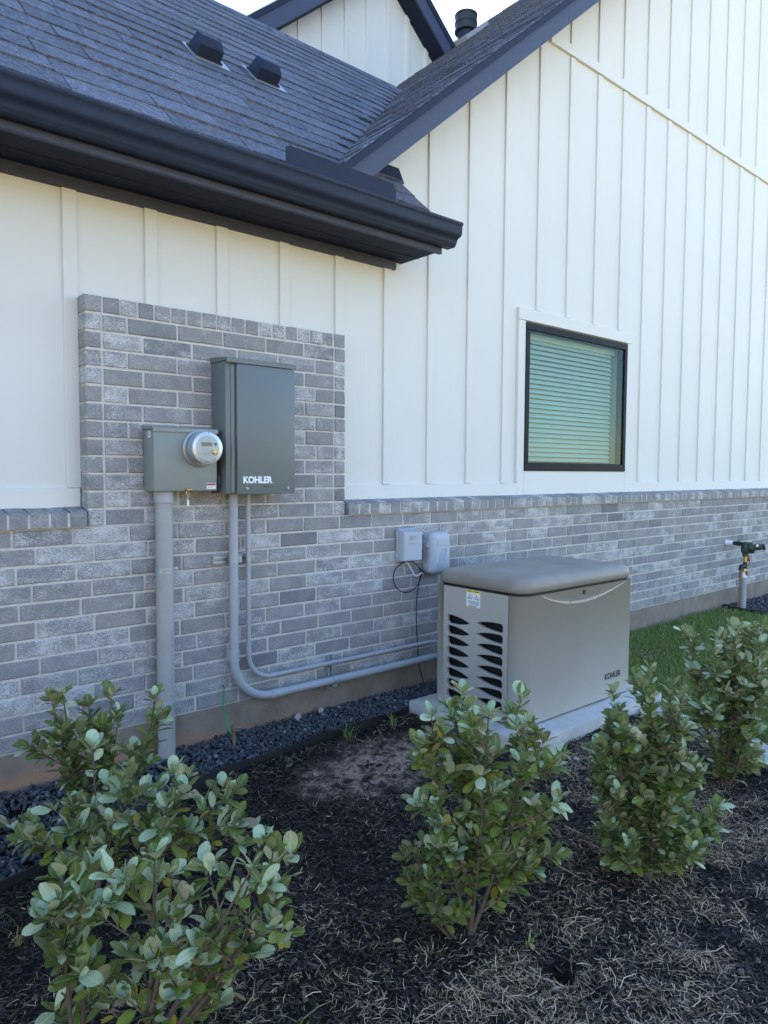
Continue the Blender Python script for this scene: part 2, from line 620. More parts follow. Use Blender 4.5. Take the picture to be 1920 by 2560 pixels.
xs = [-300, -120, -60, -30, -15, -8, -4, -2.4] + list(np.arange(-1.2, 5.4, .04)) + [5.8, 6.4, 7.2, 8, 9, 10, 12, 15, 20, 35, 70, 150, 300]
ys = [-300, -150, -80, -40, -20, -12, -8, -6, -5] + list(np.arange(-4.4, .05, .04)) + [.3, 3, 8, 15, 40, 120, 300]
vs = [(x, y, gz(x, y)) for y in ys for x in xs]
nx = len(xs)
fs = [(j * nx + i, j * nx + i + 1, (j + 1) * nx + i + 1, (j + 1) * nx + i) for j in range(len(ys) - 1) for i in range(nx - 1)]
g = MB()
g.add(vs, fs)
tag(g.build('ground', 'ground', smooth=True, fix=False), 'black mulch bed with bare sandy patches running out into lawn', 'ground', kind='structure')

# ------------------------------------------------------------------ house
SY = .11                       # siding face; brick face is y = 0
PITCH, ROOF0 = .945, 3.338     # left roof: z = ROOF0 + PITCH * y
GP, GX0, GZ0 = .852, 2.56, 3.29  # gable roof left slope: z = GZ0 + GP * (x - GX0)
RX = 9.5
RZ = GZ0 + GP * (RX - GX0)
YR = -.20                      # rake front
ZB, CP = .203, .0852           # bottom of brick, course height
XL, XR = -8.0, 16.4


def gable_z(x):
    return GZ0 + GP * (x - GX0) if x < RX else RZ - GP * (x - RX)


house = thing('house', (4, .2, 0), 'white board and batten house with grey brick base and dark shingle roof', 'house')

# foundation and mortar backing
MB().prism([(.004, -.6), (.004, ZB), (.3, ZB), (.3, -.6)], 'x', XL, XR).build('foundation', 'found', house)
bw = MB()
bw.box(XL, XR, .0055, .16, ZB, ZB + 12 * CP)
bw.box(1.136, 2.672, .0055, .16, ZB + 12 * CP - .001, ZB + 25 * CP - .006)
brick_wall = bw.build('brick_wall', 'mortar', house)

# bricks: (x0, x1, z0, z1, depth, kind)
J = .0112
bricks = []


def row(z, joints, x0, x1, right_depth=None):
    js = [x0] + [q for q in joints if x0 + .03 < q < x1 - .03] + [x1]
    for a, b in zip(js, js[1:]):
        bricks.append((a + J / 2, b - J / 2, z + J / 2, z + CP - J / 2, .09))


EXPJ = 6.07
for k in range(12):
    z = ZB + k * CP
    off = (.813 if k % 2 else .889) + .012 * math.sin(k * 2.1)
    j1 = [off + .2627 * i + random.uniform(-.006, .006) for i in range(-22, 24)]
    row(z, j1, -4.4, EXPJ)
    off2 = EXPJ + (.0 if k % 2 else .131) + .01 * math.sin(k * 1.7)
    row(z, [off2 + .2627 * i + random.uniform(-.006, .006) for i in range(1, 42)], EXPJ, XR - .1)
for k in range(12, 24):            # the raised panel: header column at each side, stretchers between
    z = ZB + k * CP
    bricks.append((1.130, 1.212 - J / 2, z + J / 2, z + CP - J / 2, .125))
    bricks.append((2.597 + J / 2, 2.678, z + J / 2, z + CP - J / 2, .125))
    row(z, [(1.331 if k % 2 else 1.411) + .2625 * i + random.uniform(-.004, .004) for i in range(6)], 1.212, 2.597)
z = ZB + 24 * CP
hw = (2.678 - 1.130) / 18
for i in range(18):
    bricks.append((1.130 + hw * i + (J / 2 if i else 0), 1.130 + hw * (i + 1) - (J / 2 if i < 17 else 0), z + J / 2, z + CP - .004, .125))


def brick_mesh(w_, h_, d, name='brick'):
    c = .004
    q = MB()
    j = lambda k=.0016: random.uniform(-k, k)
    f0 = [(c + j(), j(.001), c + j()), (w_ - c + j(), j(.001), c + j()), (w_ - c + j(), j(.001), h_ - c + j()), (c + j(), j(.001), h_ - c + j())]
    f1 = [(j(), c, j()), (w_ + j(), c, j()), (w_ + j(), c, h_ + j()), (j(), c, h_ + j())]
    b = [(0, d, 0), (w_, d, 0), (w_, d, h_), (0, d, h_)]
    fs = [(0, 1, 2, 3)]
    for i in range(4):
        n = (i + 1) % 4
        fs += [(i, 4 + i, 4 + n, n), (4 + i, 8 + i, 8 + n, 4 + n)]
    q.add(f0 + f1 + b, fs)
    return q


def sort_big(items, area, centre):
    def score(it):
        c = centre(it)
        q = pix(c)
        if q is None or not (-40 < q[0] < 1960 and -40 < q[1] < 2600):
            return 0
        return area(it) / q[2] ** 2.6
    return sorted(items, key=score, reverse=True)


sills = []
sw = .0868
x = 1.125
while x > -4.3:
    sills.append((x - sw, x))
    x -= sw
x = 2.690
while x < XR - .2:
    sills.append((x, x + sw))
    x += sw
allb = [('b', q) for q in bricks] + [('s', q) for q in sills]
allb = sort_big(allb, lambda t: (t[1][1] - t[1][0]) * .08, lambda t: ((t[1][0] + t[1][1]) / 2, 0, (t[1][2] + t[1][3]) / 2 if t[0] == 'b' else 1.27))


def sill_mesh(w_):
    q = MB()
    w2 = w_ - .013
    prof = [(-.022, 0), (-.022, .068), (.0, .074), (SY - .004, .093), (SY - .004, 0)]
    j = lambda: random.uniform(-.002, .002)
    n = len(prof)
    vs = [(0 + j(), a, b + j()) for a, b in prof] + [(w2 + j(), a, b + j()) for a, b in prof]
    fs = [tuple(range(n)), tuple(range(2 * n - 1, n - 1, -1))] + [(i, n + i, n + (i + 1) % n, (i + 1) % n) for i in range(n)]
    return q.add(vs, fs)


bcache = {}
rest = MB()
for i, (t, b) in enumerate(allb):
    if t == 'b':
        w_, h_, d = b[1] - b[0], b[3] - b[2], b[4]
        key = (round(w_ / .004) * .004, round(h_, 4), d, i % 3)
        ox, oy, oz = b[0] + (w_ - key[0]) / 2, random.uniform(-.0025, .0025), b[2]
    else:
        key = ('s', i % 6)
        ox, oy, oz = b[0] + .0065, random.uniform(-.002, .002), ZB + 12 * CP + .004 + random.uniform(-.001, .001)
    if key not in bcache:
        bcache[key] = (brick_mesh(*key[:3]) if t == 'b' else sill_mesh(sw)).mesh('brick', 'brick')
    me = bcache[key]
    if i < 300:
        o = bpy.data.objects.new('brick', me)
        o.location = (ox, oy, oz)
        link(o, brick_wall)
    else:
        rest.add([tuple(v.co) for v in me.vertices], [tuple(p.vertices) for p in me.polygons], 0, Matrix.Translation((ox, oy, oz)))
tag(rest.build('distant_bricks', 'brick', brick_wall, fix=False), kind='stuff')
mb = MB()
mb.prism([(-.020, ZB + 12 * CP + .003), (-.020, ZB + 12 * CP + .068), (SY - .006, ZB + 13 * CP + .002), (SY - .006, ZB + 12 * CP + .003)], 'x', XL, 1.118)
mb.prism([(-.020, ZB + 12 * CP + .003), (-.020, ZB + 12 * CP + .068), (SY - .006, ZB + 13 * CP + .002), (SY - .006, ZB + 12 * CP + .003)], 'x', 2.70, XR)
mb.build('sill_mortar', 'mortar', house)

# siding
ztop = lambda x: min(gable_z(x) - .12, 99) if x > 3.0 else 3.42
poly = [(XL, 1.25), (XR, 1.25), (XR, ztop(XR)), (RX, ztop(RX)), (3.35, ztop(3.35)), (3.05, 3.44), (XL, 3.44)]
siding = MB().prism(poly, 'y', SY, SY + .05)
wx0, wx1, wz0, wz1 = 4.54, 6.03, 1.51, 2.685
bm = bmesh.new()
ov = [bm.verts.new((x, SY, z)) for x, z in poly]
iv = [bm.verts.new((x, SY, z)) for x, z in ((wx0 + .01, wz0 + .01), (wx1 - .01, wz0 + .01), (wx1 - .01, wz1 - .01), (wx0 + .01, wz1 - .01))]
es = [bm.edges.new((a[i], a[(i + 1) % len(a)])) for a in (ov, iv) for i in range(len(a))]
bmesh.ops.triangle_fill(bm, use_beauty=True, edges=es)
me = bpy.data.meshes.new('siding')
bmesh.ops.recalc_face_normals(bm, faces=bm.faces[:])
bm.to_mesh(me)
bm.free()
me.materials.append(M['siding'])
siding = link(bpy.data.objects.new('siding', me), house)
BW, BT = .066, .014
for k in range(-14, 37):
    x0 = 1.470 + .4012 * k
    xc = x0 + BW / 2
    if x0 > XR - .1:
        break
    zb, zt = 1.412, (2.836 if xc < 3.13 else min(4.915, gable_z(x0) - .17))
    spans = [(zb, zt)]
    if 1.13 < xc < 2.68:
        spans = [(2.336, zt)]
    elif 4.45 < xc < 6.12:
        spans = [(2.795, zt)]
    if xc > 3.13 and gable_z(x0) - .17 > 5.05:
        spans.append((5.003, min(gable_z(x0 if x0 < RX else x0 + BW) - .17, 9)))
    for a, b in spans:
        jx = random.uniform(-.003, .003)
        q = MB()
        q.bbox(x0 + jx, x0 + BW + jx, SY - BT, SY + .004, a, b, .0025, 1)
        q.build('batten', 'siding', siding)
# trim boards
for a, b in ((XL, 1.126), (2.684, 4.452), (6.108, XR)):
    MB().bbox(a, b, SY - .022, SY + .003, 1.316, 1.410, .002, 1).build('skirt_board', 'trim', siding)
MB().bbox(4.80, XR - 4, SY - .024, SY + .003, 4.92, 5.0, .002, 1).build('band_board', 'trim', siding)
MB().bbox(4.452, 4.540, SY - .022, SY + .003, 1.316, 2.694, .002, 1).build('window_trim', 'siding', siding)
MB().bbox(6.030, 6.108, SY - .022, SY + .003, 1.316, 2.694, .002, 1).build('window_trim', 'siding', siding)
MB().bbox(4.452, 6.108, SY - .024, SY + .003, 2.6965, 2.790, .002, 1).build('window_trim', 'trim', siding)
MB().bbox(4.5415, 6.0285, SY - .022, SY + .003, 1.316, 1.507, .002, 1).build('window_trim', 'trim', siding)
MB().bbox(3.0, 3.13, SY - .012, SY + .003, 2.60, 2.832, .002, 1)

# window
win = MB()
ft = .052
for a in ((wx0, wx1, wz0, wz0 + .066), (wx0, wx1, wz1 - .058, wz1)):
    win.bbox(a[0], a[1], SY - .030, SY + .055, a[2], a[3], .004, 1)
win = win.build('window', 'frame', house)
MB().bbox(wx0, wx0 + ft, SY - .029, SY + .055, wz0 + .0665, wz1 - .0585, .004, 1).build('frame_side', 'frame', win)
MB().bbox(wx1 - .048, wx1, SY - .029, SY + .055, wz0 + .0665, wz1 - .0585, .004, 1).build('frame_side', 'frame', win)
gx0, gx1, gz0_, gz1_ = wx0 + ft, wx1 - .048, wz0 + .066, wz1 - .058
MB().box(gx0 - .004, gx1 + .004, SY - .020, SY - .016, gz0_ - .004, gz1_ + .004).build('glass_pane', 'pane', win)
rv = MB()
rv.box(gx0 - .05, gx0 - .02, SY + .056, SY + .5, gz0_ - .1, gz1_ + .1)
rv.box(gx1 + .02, gx1 + .05, SY + .056, SY + .5, gz0_ - .1, gz1_ + .1)
rv.box(gx0 - .05, gx1 + .05, SY + .056, SY + .5, gz1_ + .02, gz1_ + .05)
rv.box(gx0 - .05, gx1 + .05, SY + .056, SY + .5, gz0_ - .05, gz0_ - .02)
rv.box(gx0 - .05, gx1 + .05, SY + .47, SY + .5, gz0_ - .1, gz1_ + .1)
rv.build('window_reveal', 'room', win)
nsl = 25
for i in range(nsl):
    zc = gz0_ + .012 + (gz1_ - gz0_ - .05) * (i + .5) / nsl
    q = MB()
    a = R(58 + random.uniform(-2, 2))
    hw_, th = .0205, .0022
    mt = Matrix.Translation((0, SY + .085, zc)) @ Matrix.Rotation(a, 4, 'X')
    q.box(gx0 - .012, gx1 - .055, -hw_, hw_, -th / 2, th / 2, 0, mt)
    q.build('blind_slat', 'blind', win)
MB().box(gx0 + .004, gx1 - .01, SY + .07, SY + .13, gz1_ - .045, gz1_ + .015).build('blind_headrail', 'blind', win)

# eave: frieze, soffit, fascia, gutter
XE = 3.235
MB().box(XL, 3.165, SY - .026, SY + .002, 2.832, 2.886).build('frieze_board', 'dark', house)
MB().box(XL, XE - .002, -.248, SY - .002, 2.887, 2.905).build('soffit', 'soffit', house)
MB().box(XL, XE - .003, -.06, -.052, 2.8835, 2.887).build('soffit_vent_strip', 'gutter', house)
MB().bbox(XL, XE, -.274, -.249, 2.868, 3.02, .003, 1).build('fascia', 'dark', house)
MB().prism([(-.248, 2.906), (-.248, 3.06), (SY, 3.40), (SY, 2.906)], 'x', XE - .03, XE - .005).build('eave_end_board', 'dark', house)
gp = [(-.276, 3.022), (-.276, 2.905), (-.335, 2.905), (-.340, 2.908), (-.342, 2.915), (-.348, 2.919), (-.352, 2.928), (-.356, 2.940), (-.366, 2.950), (-.382, 2.956), (-.392, 2.961),
      (-.397, 2.970), (-.399, 2.985), (-.400, 3.018), (-.407, 3.022), (-.409, 3.032), (-.404, 3.037), (-.384, 3.038)]
inn = [(a + (.003 if i > 0 else 0), b + .0025) for i, (a, b) in enumerate(gp[1:-2])]
gut = MB()
pts = gp
th = .002
n = len(pts)
vs = [(XL, a, b) for a, b in pts] + [(3.282, a, b) for a, b in pts]
gut.add(vs, [(i, i + 1, n + i + 1, n + i) for i in range(n - 1)])
gutter = gut.build('gutter', 'gutter', house, auto=35, fix=False)
md = gutter.modifiers.new('thickness', 'SOLIDIFY')
md.thickness = .0025
MB().prism(pts, 'x', 3.2821, 3.2845).build('end_cap', 'gutter', gutter)
dv = MB()
dp = [(2.036, 3.055), (2.785, 3.062), (2.790, 3.125), (2.765, 3.160), (2.060, 3.168), (2.036, 3.155)]
dv.prism(dp, 'y', -.338, -.335)
dv.build('rain_diverter', 'gutter', house)

# roof decks
dk = MB()
TH = .02
e0 = -.335


def rz(y):
    return ROOF0 + PITCH * y - .012


RY = 2.40
vx = lambda y: GX0 + (ROOF0 + PITCH * y - GZ0) / GP   # valley
dk.add([(XL, e0, rz(e0)), (vx(e0), e0, rz(e0)), (vx(RY), RY, rz(RY)), (XL, RY, rz(RY))], [(0, 1, 2, 3)])
dk.add([(2.3, e0, rz(e0)), (3.2, e0, rz(e0)), (3.2, SY, rz(SY)), (2.3, SY, rz(SY))], [(0, 1, 2, 3)])
dk.add([(XL, RY, rz(RY)), (9, RY, rz(RY)), (9, 6.2, rz(RY) - 3.4), (XL, 6.2, rz(RY) - 3.4)], [(0, 1, 2, 3)])
dk.add([(XL, e0, rz(e0)), (XL, RY, rz(RY)), (XL, 6.2, rz(RY) - 3.4), (XL, 6.2, -.2), (XL, e0 + .5, -.2)], [(0, 1, 2, 3, 4)])
dk.add([(XL, 6.2, -.2), (9, 6.2, -.2), (9, 6.2, rz(RY) - 3.3), (XL, 6.2, rz(RY) - 3.3)], [(0, 1, 2, 3)])
roof = dk.build('eave_roof', 'shingle', house, fix=False)
gd = MB()
gd.add([(2.4, YR + .01, gable_z(2.4) - .012), (RX, YR + .01, RZ - .012), (RX, 9, RZ - .012), (2.4, 9, gable_z(2.4) - .012)], [(0, 1, 2, 3)])
gd.add([(RX, YR + .01, RZ - .012), (XR + .5, YR + .01, gable_z(XR + .5) - .012), (XR + .5, 9, gable_z(XR + .5) - .012), (RX, 9, RZ - .012)], [(0, 1, 2, 3)])
gd.add([(5.0, 9, -.2), (XR, 9, -.2), (XR, 9, gable_z(XR)), (RX, 9, RZ), (5.0, 9, gable_z(5))], [(0, 1, 2, 3, 4)])
gd.add([(XR, SY, -.2), (XR, 9, -.2), (XR, 9, gable_z(XR)), (XR, SY, gable_z(XR))], [(0, 1, 2, 3)])
groof = gd.build('gable_roof', 'shingle', house, fix=False)


def shingle_mesh(w_, e, th):
    q = MB()
    o = .05
    j = lambda k=.003: random.uniform(-k, k)
    a, b, c = j(.004), j(.004), j(.004)
    lo = [(0, a, 0), (w_ / 2, c, 0), (w_, b, 0)]
    hi = [(0, a, th), (w_ / 2, c, th * 1.1), (w_, b, th)]
    tp = [(0, e + o, .001), (w_ / 2, e + o, .001), (w_, e + o, .001)]
    q.add(lo + hi + tp, [(0, 1, 4, 3), (1, 2, 5, 4), (3, 4, 7, 6), (4, 5, 8, 7), (0, 3, 6), (2, 8, 5)])
    return q


sl_ = math.hypot(1, PITCH)
us, ns = Vector((0, 1 / sl_, PITCH / sl_)), Vector((0, -PITCH / sl_, 1 / sl_))
EXP = .182
WID = [.22, .28, .34, .40, .47]
smesh = {(w_, k): shingle_mesh(w_ - .006, EXP, .008 + .003 * k).mesh('shingle', 'shingle', fix=False) for w_ in WID for k in range(3)}
org = Vector((0, e0 - .01, rz(e0 - .01) + .006))
frame = Matrix((Vector((1, 0, 0)), us, ns)).transposed().to_4x4()
sh = []
r = 0
ymax_s = (RY - e0) * sl_
while r * EXP < ymax_s:
    s_ = r * EXP
    yy = e0 + s_ / sl_
    xmax = vx(yy) + .06 if yy > SY else 3.2
    x = -1.0 - random.random() * .4
    while x < xmax:
        w_ = random.choice(WID)
        if x + w_ > xmax:
            w_ = min(WID, key=lambda q: abs(q - (xmax - x)))
            if yy < SY:
                x = xmax - w_
        sh.append((x, s_, w_, random.randrange(3)))
        x += w_
        if xmax - x < .1:
            break
    r += 1
sh = sort_big(sh, lambda q: q[2] * EXP, lambda q: org + Vector((q[0] + q[2] / 2, 0, 0)) + us * (q[1] + .07))
rest = MB()
for i, (x, s_, w_, k) in enumerate(sh):
    mt = Matrix.Translation(org + Vector((x, 0, 0)) + us * (s_ + random.uniform(-.003, .003))) @ frame @ Matrix.Rotation(random.uniform(-.006, .006), 4, 'Z')
    me = smesh[(w_, k)]
    if i < 300:
        o = bpy.data.objects.new('shingle', me)
        o.matrix_basis = mt
        link(o, roof)
    else:
        rest.add([tuple(v.co) for v in me.vertices], [tuple(p.vertices) for p in me.polygons], 0, mt)
tag(rest.build('distant_shingles', 'shingle', roof, fix=False), kind='stuff')
gl_ = math.hypot(1, GP)
ug, ng = Vector((1 / gl_, 0, GP / gl_)), Vector((-GP / gl_, 0, 1 / gl_))
gframe = Matrix((Vector((0, -1, 0)), ug, ng)).transposed().to_4x4()
gorg = Vector((2.52, 0, gable_z(2.52) - .004))
rest = MB()
r = 0
while r * EXP < (RX - 2.52) * gl_:
    s_ = r * EXP
    xx = 2.52 + s_ / gl_
    y = YR - .012
    yend = min(7.5, max((gable_z(xx) - ROOF0) / PITCH + .15, .3)) if xx < 5.4 else 7.5
    y_ = y
    while y_ < yend:
        w_ = random.choice(WID)
        me = smesh[(w_, random.randrange(3))]
        mt = Matrix.Translation(gorg + Vector((0, y_ + w_, 0)) + ug * (s_ + random.uniform(-.004, .004))) @ gframe
        rest.add([tuple(v.co) for v in me.vertices], [tuple(p.vertices) for p in me.polygons], 0, mt)
        y_ += w_
    r += 1
tag(rest.build('gable_shingles', 'shingle', groof, fix=False), kind='stuff')
cap = MB()
x = XL
while x < vx(RY) - .1:
    cap.add([(x, RY - .13, rz(RY - .13) + .018), (x, RY, rz(RY) + .022), (x, RY + .13, rz(RY - .13) + .018), (x + .28, RY - .13, rz(RY - .13) + .008), (x + .28, RY, rz(RY) + .012), (x + .28, RY + .13, rz(RY - .13) + .008)], [(0, 3, 4, 1), (1, 4, 5, 2)])
    x += .2
tag(cap.build('ridge_caps', 'shingle', roof, fix=False), kind='stuff')
# flashing where the short eave return meets the gable wall
fl = MB()
fl.prism([(SY - .06, rz(SY - .06) + .012), (SY - .055, rz(SY - .055) + .016), (SY - .002, rz(SY) + .075), (SY - .002, rz(SY) + .03)], 'x', 2.98, 3.205)
fl.build('wall_flashing', 'gutter', house)

# rake boards of the front gable
def rake(x0, x1, y0, y1, top, bot, name, mat):
    q = MB()
    zz = lambda x, d: gable_z(x) + d
    q.prism([(x0, zz(x0, bot)), (x1, zz(x1, bot)), (x1, zz(x1, top)), (x0, zz(x0, top))], 'y', y0, y1)
    return q.build(name, mat, house)


cut = [2.42, 3.78, 4.62, 7.4, RX]
for a, b in zip(cut, cut[1:]):
    rake(a + .0008, b - .0008, YR, YR + .025, -.058, -.20, 'rake_board', 'dark')
rake(2.42, RX, YR - .018, YR + .024, -.006, -.0575, 'rake_drip_board', 'gutter')
rake(2.9, RX, YR + .026, SY, -.115, -.13, 'rake_soffit', 'soffit')
rake(RX + .001, XR, YR, YR + .025, -.012, -.20, 'rake_board', 'dark')
rake(RX + .001, XR, YR + .026, SY, -.115, -.13, 'rake_soffit', 'soffit')

# the upper gable behind
AX, AZ, UP_, UY, UW = 6.224, 8.263, .85, 3.60, 3.87
uz = lambda x: AZ - UP_ * abs(x - AX)
usd = MB().prism([(3.0, 4.2), (9.4, 4.2), (9.4, uz(9.4) - .2), (AX, AZ - .2), (3.0, uz(3.0) - .2)], 'y', UW, UW + .05).build('upper_siding', 'siding', house)
for k in range(-5, 9):
    x0 = 5.60 + .349 * k
    if 3.2 < x0 < 8.6:
        MB().bbox(x0, x0 + .06, UW - .019, UW + .004, 4.4, uz(x0 + (0 if x0 < AX else .06)) - .21, .0025, 1).build('batten', 'siding', usd)
for sgn in (-1, 1):
    x1 = AX + sgn * 3.3
    q = MB()
    q.prism([(AX + sgn * .001, AZ - .06), (x1, uz(x1) - .06), (x1, uz(x1) - .28), (AX + sgn * .001, AZ - .28)], 'y', UY, UY + .025)
    q.build('rake_board', 'dark', house)
    q = MB()
    q.prism([(AX + sgn * .001, AZ), (x1, uz(x1)), (x1, uz(x1) - .0595), (AX + sgn * .001, AZ - .0595)], 'y', UY - .018, UY + .024)
    q.build('rake_drip_board', 'gutter', house)
    q = MB()
    q.prism([(AX + sgn * .001, AZ - .262), (x1, uz(x1) - .262), (x1, uz(x1) - .277), (AX + sgn * .001, AZ - .277)], 'y', UY + .026, UW)
    q.build('rake_soffit', 'soffit', house)
    q = MB()
    q.prism([(AX + sgn * .001, AZ + .02), (x1, uz(x1) + .02), (x1, uz(x1) + .003), (AX + sgn * .001, AZ + .003)], 'y', UY - .025, 9)
    q.build('upper_roof', 'shingle', house)

# flue pipe with cap
fx, fy = 7.56, 3.62
fz = gable_z(fx)
flue = MB()
flue.lathe([(.115, -.15), (.115, .22)], Matrix.Translation((fx, fy, fz)), 24)
flue = flue.build('flue_pipe', 'gutter', house, auto=40)
q = MB()
q.lathe([(.14, .09), (.160, .094), (.160, .116), (.153, .12), (.153, .196), (.160, .20), (.160, .222), (.153, .226), (.153, .302), (.160, .306), (.160, .328), (.14, .338), (.03, .35)], Matrix.Translation((fx, fy, fz)), 28)
q.build('flue_cap', 'black', flue, auto=40)
q = MB()
q.box(-.30, .26, -.25, .25, -.01, .05, 0, Matrix.Translation((fx, fy, fz + .01)) @ Matrix.Rotation(-math.atan(GP), 4, 'Y'))
q.build('flue_flashing', 'pvc_w', flue)

# two slant-back vents low on the left roof
vent_prof = [(0, 0), (-.008, .080), (.040, .122), (.125, .115), (.170, .014), (.170, 0)]
hood_me = None
for vx_, vy_ in ((2.118, .83), (2.575, .865)):
    o3 = Vector((vx_, vy_, ROOF0 + PITCH * vy_ + .006))
    mt = Matrix.Translation(o3) @ frame
    if hood_me is None:
        q = MB()
        w_ = .165
        n = len(vent_prof)
        ins = lambda i: .014 if i in (2, 3) else 0
        vv = [(ins(i), a, b) for i, (a, b) in enumerate(vent_prof)] + [(w_ - ins(i), a, b) for i, (a, b) in enumerate(vent_prof)]
        q.add(vv, [tuple(range(n)), tuple(range(2 * n - 1, n - 1, -1))] + [(i, n + i, n + (i + 1) % n, (i + 1) % n) for i in range(n)])
        hood_me = q.mesh('roof_vent', 'gutter')
        bm = bmesh.new()
        bm.from_mesh(hood_me)
        bmesh.ops.bevel(bm, geom=bm.edges[:], offset=.004, segments=2, affect='EDGES', profile=.5)
        bm.to_mesh(hood_me)
        bm.free()
        fl_me = MB().box(-.03, w_ + .055, -.055, .21, 0, .006).mesh('vent_flange', 'steel')
        lo_me = MB().box(-.010, w_ + .010, -.012, .175, .006, .018).mesh('vent_collar', 'black')
    o = bpy.data.objects.new('roof_vent', hood_me)
    o.matrix_basis = mt
    link(o, house)
    for nm, me in (('vent_flange', fl_me), ('vent_collar', lo_me)):
        c = bpy.data.objects.new(nm, me)
        COL.objects.link(c)
        c.parent = o

# ------------------------------------------------------------------ behind the camera, unseen: fence and house added to bounce warm daylight
t = thing('bounce_fence', (-2, -10, 0), 'tall cedar plank fence, unseen, added to bounce warm light onto the house wall', 'fence')
pm = MB().prism([(0, 0), (.168, 0), (.168, 1.86), (.13, 1.9), (.038, 1.9), (0, 1.86)], 'y', 0, .018).mesh('plank', 'cedar')
for i in range(105):
    o = bpy.data.objects.new('plank', pm)
    o.location = (-17 + i * .18, -10 + random.uniform(-.003, .003), .02)
    link(o, t)
for z_ in (.35, 1.0, 1.6):
    MB().box(-17, 1.9, -10.06, -10.004, z_, z_ + .09).build('rail', 'cedar', t)
t = thing('bounce_neighbour_house', (-14, -17, 0), 'tan brick house with brown hip roof, unseen, added to bounce warm light', 'house')
MB().box(-27, -1, -24, -14, -.2, 3.2).build('wall', 'tanbrick', t)  # unseen building added to warm the daylight on the white wall
q = MB()
q.add([(-27.6, -13.4, 3.15), (-.4, -13.4, 3.15), (-.4, -24.6, 3.15), (-27.6, -24.6, 3.15), (-22, -19, 7.0), (-6, -19, 7.0)], [(0, 1, 5, 4), (1, 2, 5), (2, 3, 4, 5), (3, 0, 4), (3, 2, 1, 0)])
q.build('roof', 'brownroof', t)
for xw in (-20, -12, -5):
    o = MB().box(xw, xw + 1.5, -13.99, -13.95, .9, 2.3).build('window', 'frame', t)

# ------------------------------------------------------------------ electrical gear
# transfer switch cabinet
t = thing('electrical_cabinet', (1.985, -.08, 1.375), 'tall dark grey transfer switch cabinet with white lettering, fixed to the brick panel', 'cabinet')
q = MB()
q.bbox(1.780, 2.190, -.158, -.002, 1.378, 2.066, .004, 2)
q.build('case', 'cabinet', t, auto=40)
q = MB()
q.bbox(1.836, 2.194, -.178, -.160, 1.374, 2.056, .004, 2)
door = q.build('door', 'cabinet', t, auto=40)
q = MB()
q.prism([(-.184, 2.058), (-.184, 2.080), (-.180, 2.083), (-.001, 2.098), (-.001, 2.067), (-.178, 2.067), (-.178, 2.058)], 'x', 1.775, 2.198)
q.build('rain_hood', 'cabinet', t)
MB().bbox(1.808, 1.829, -.166, -.1575, 1.384, 2.05, .003, 1).build('side_channel', 'cabinet', t)
fit_text('KOHLER', 'lettering', 'white', 1.870, 2.048, 1.432, 1.470, -.1785, door, .045)
MB().lathe([(.0022, 0), (.0022, .0006)], Matrix.Translation((2.056, -.1786, 1.4335)) @ Matrix.Rotation(R(90), 4, 'X'), 10).build('trademark_dot', 'white', door)
for xx in (1.892, 2.146):
    MB().lathe([(.008, 0), (.008, .004), (.0045, .0042), (.0045, .009)], Matrix.Translation((xx, -.178, 1.405)) @ Matrix.Rotation(R(90), 4, 'X'), 12).build('bolt', 'zinc', door, auto=40)
MB().bbox(1.992, 2.042, -.190, -.178, 1.416, 1.422, .002, 1).build('pull_lip', 'cabinet', door)
MB().lathe([(.036, -.03), (.036, .0), (.030, .006)], Matrix.Translation((1.779, -.06, 1.445)) @ Matrix.Rotation(R(-90), 4, 'Y'), 20).build('hub', 'cabinet', t, auto=40)

# meter socket
t = thing('meter_box', (1.575, -.065, 1.395), 'light grey meter box with round glass meter, left of the dark cabinet', 'meter box')
MB().bbox(1.405, 1.743, -.130, -.002, 1.395, 1.702, .004, 2).build('case', 'meterbox', t, auto=40)
q = MB()
q.prism([(-.137, 1.690), (-.137, 1.708), (-.132, 1.712), (-.001, 1.722), (-.001, 1.703), (-.1315, 1.703), (-.1315, 1.690)], 'x', 1.400, 1.748)
q.build('rain_hood', 'meterbox', t)
RX90 = Matrix.Rotation(R(90), 4, 'X')
mc = Matrix.Translation((1.648, -.130, 1.611)) @ RX90
meter = MB().lathe([(.062, 0), (.097, .001), (.096, .010), (.086, .014), (.084, .020), (.082, .020), (.080, .012), (.06, .012)], mc, 40).build('meter', 'steel', t, auto=30)
MB().lathe([(.0775, .012), (.0775, .016), (.072, .019), (.072, .060), (.069, .062)], mc, 40).build('meter_body', 'telecom', meter, auto=30)
MB().lathe([(.0785, .020), (.0785, .095), (.078, .101), (.071, .106), (.066, .1065)], mc, 40).build('glass_dome', 'glass', meter, auto=30)
MB().lathe([(.0795, .080), (.0815, .081), (.0815, .087), (.0795, .088)], mc, 40).build('dome_band', 'silver', meter, auto=30)
MB().lathe([(.066, .0605), (.066, .085), (.064, .088), (.001, .0885)], mc, 40).build('face_plate', 'face', meter, auto=30)
yf = -.130 - .0892
fp = MB()
fp.box(1.648 - .034, 1.648 + .024, yf - .0006, yf, 1.620, 1.640, 0)
fp.build('display', 'lcd', meter)
fp = MB()
for r_ in range(5):
    z_ = 1.608 - r_ * .009
    xx = 1.648 - .040 + r_ * .004
    while xx < 1.648 + .020 - r_ * .003:
        l_ = random.uniform(.003, .008)
        fp.box(xx, xx + l_, yf - .0004, yf, z_, z_ + (.0045 if r_ == 1 else .003))
        xx += l_ + random.uniform(.0015, .003)
fp.box(1.630, 1.655, yf - .0004, yf, 1.650, 1.653)
fp.build('face_print', 'grey_print', meter)
MB().lathe([(.007, 0), (.007, .004)], Matrix.Translation((1.648 + .042, yf, 1.632)) @ RX90, 14).build('optical_port', 'black', meter)
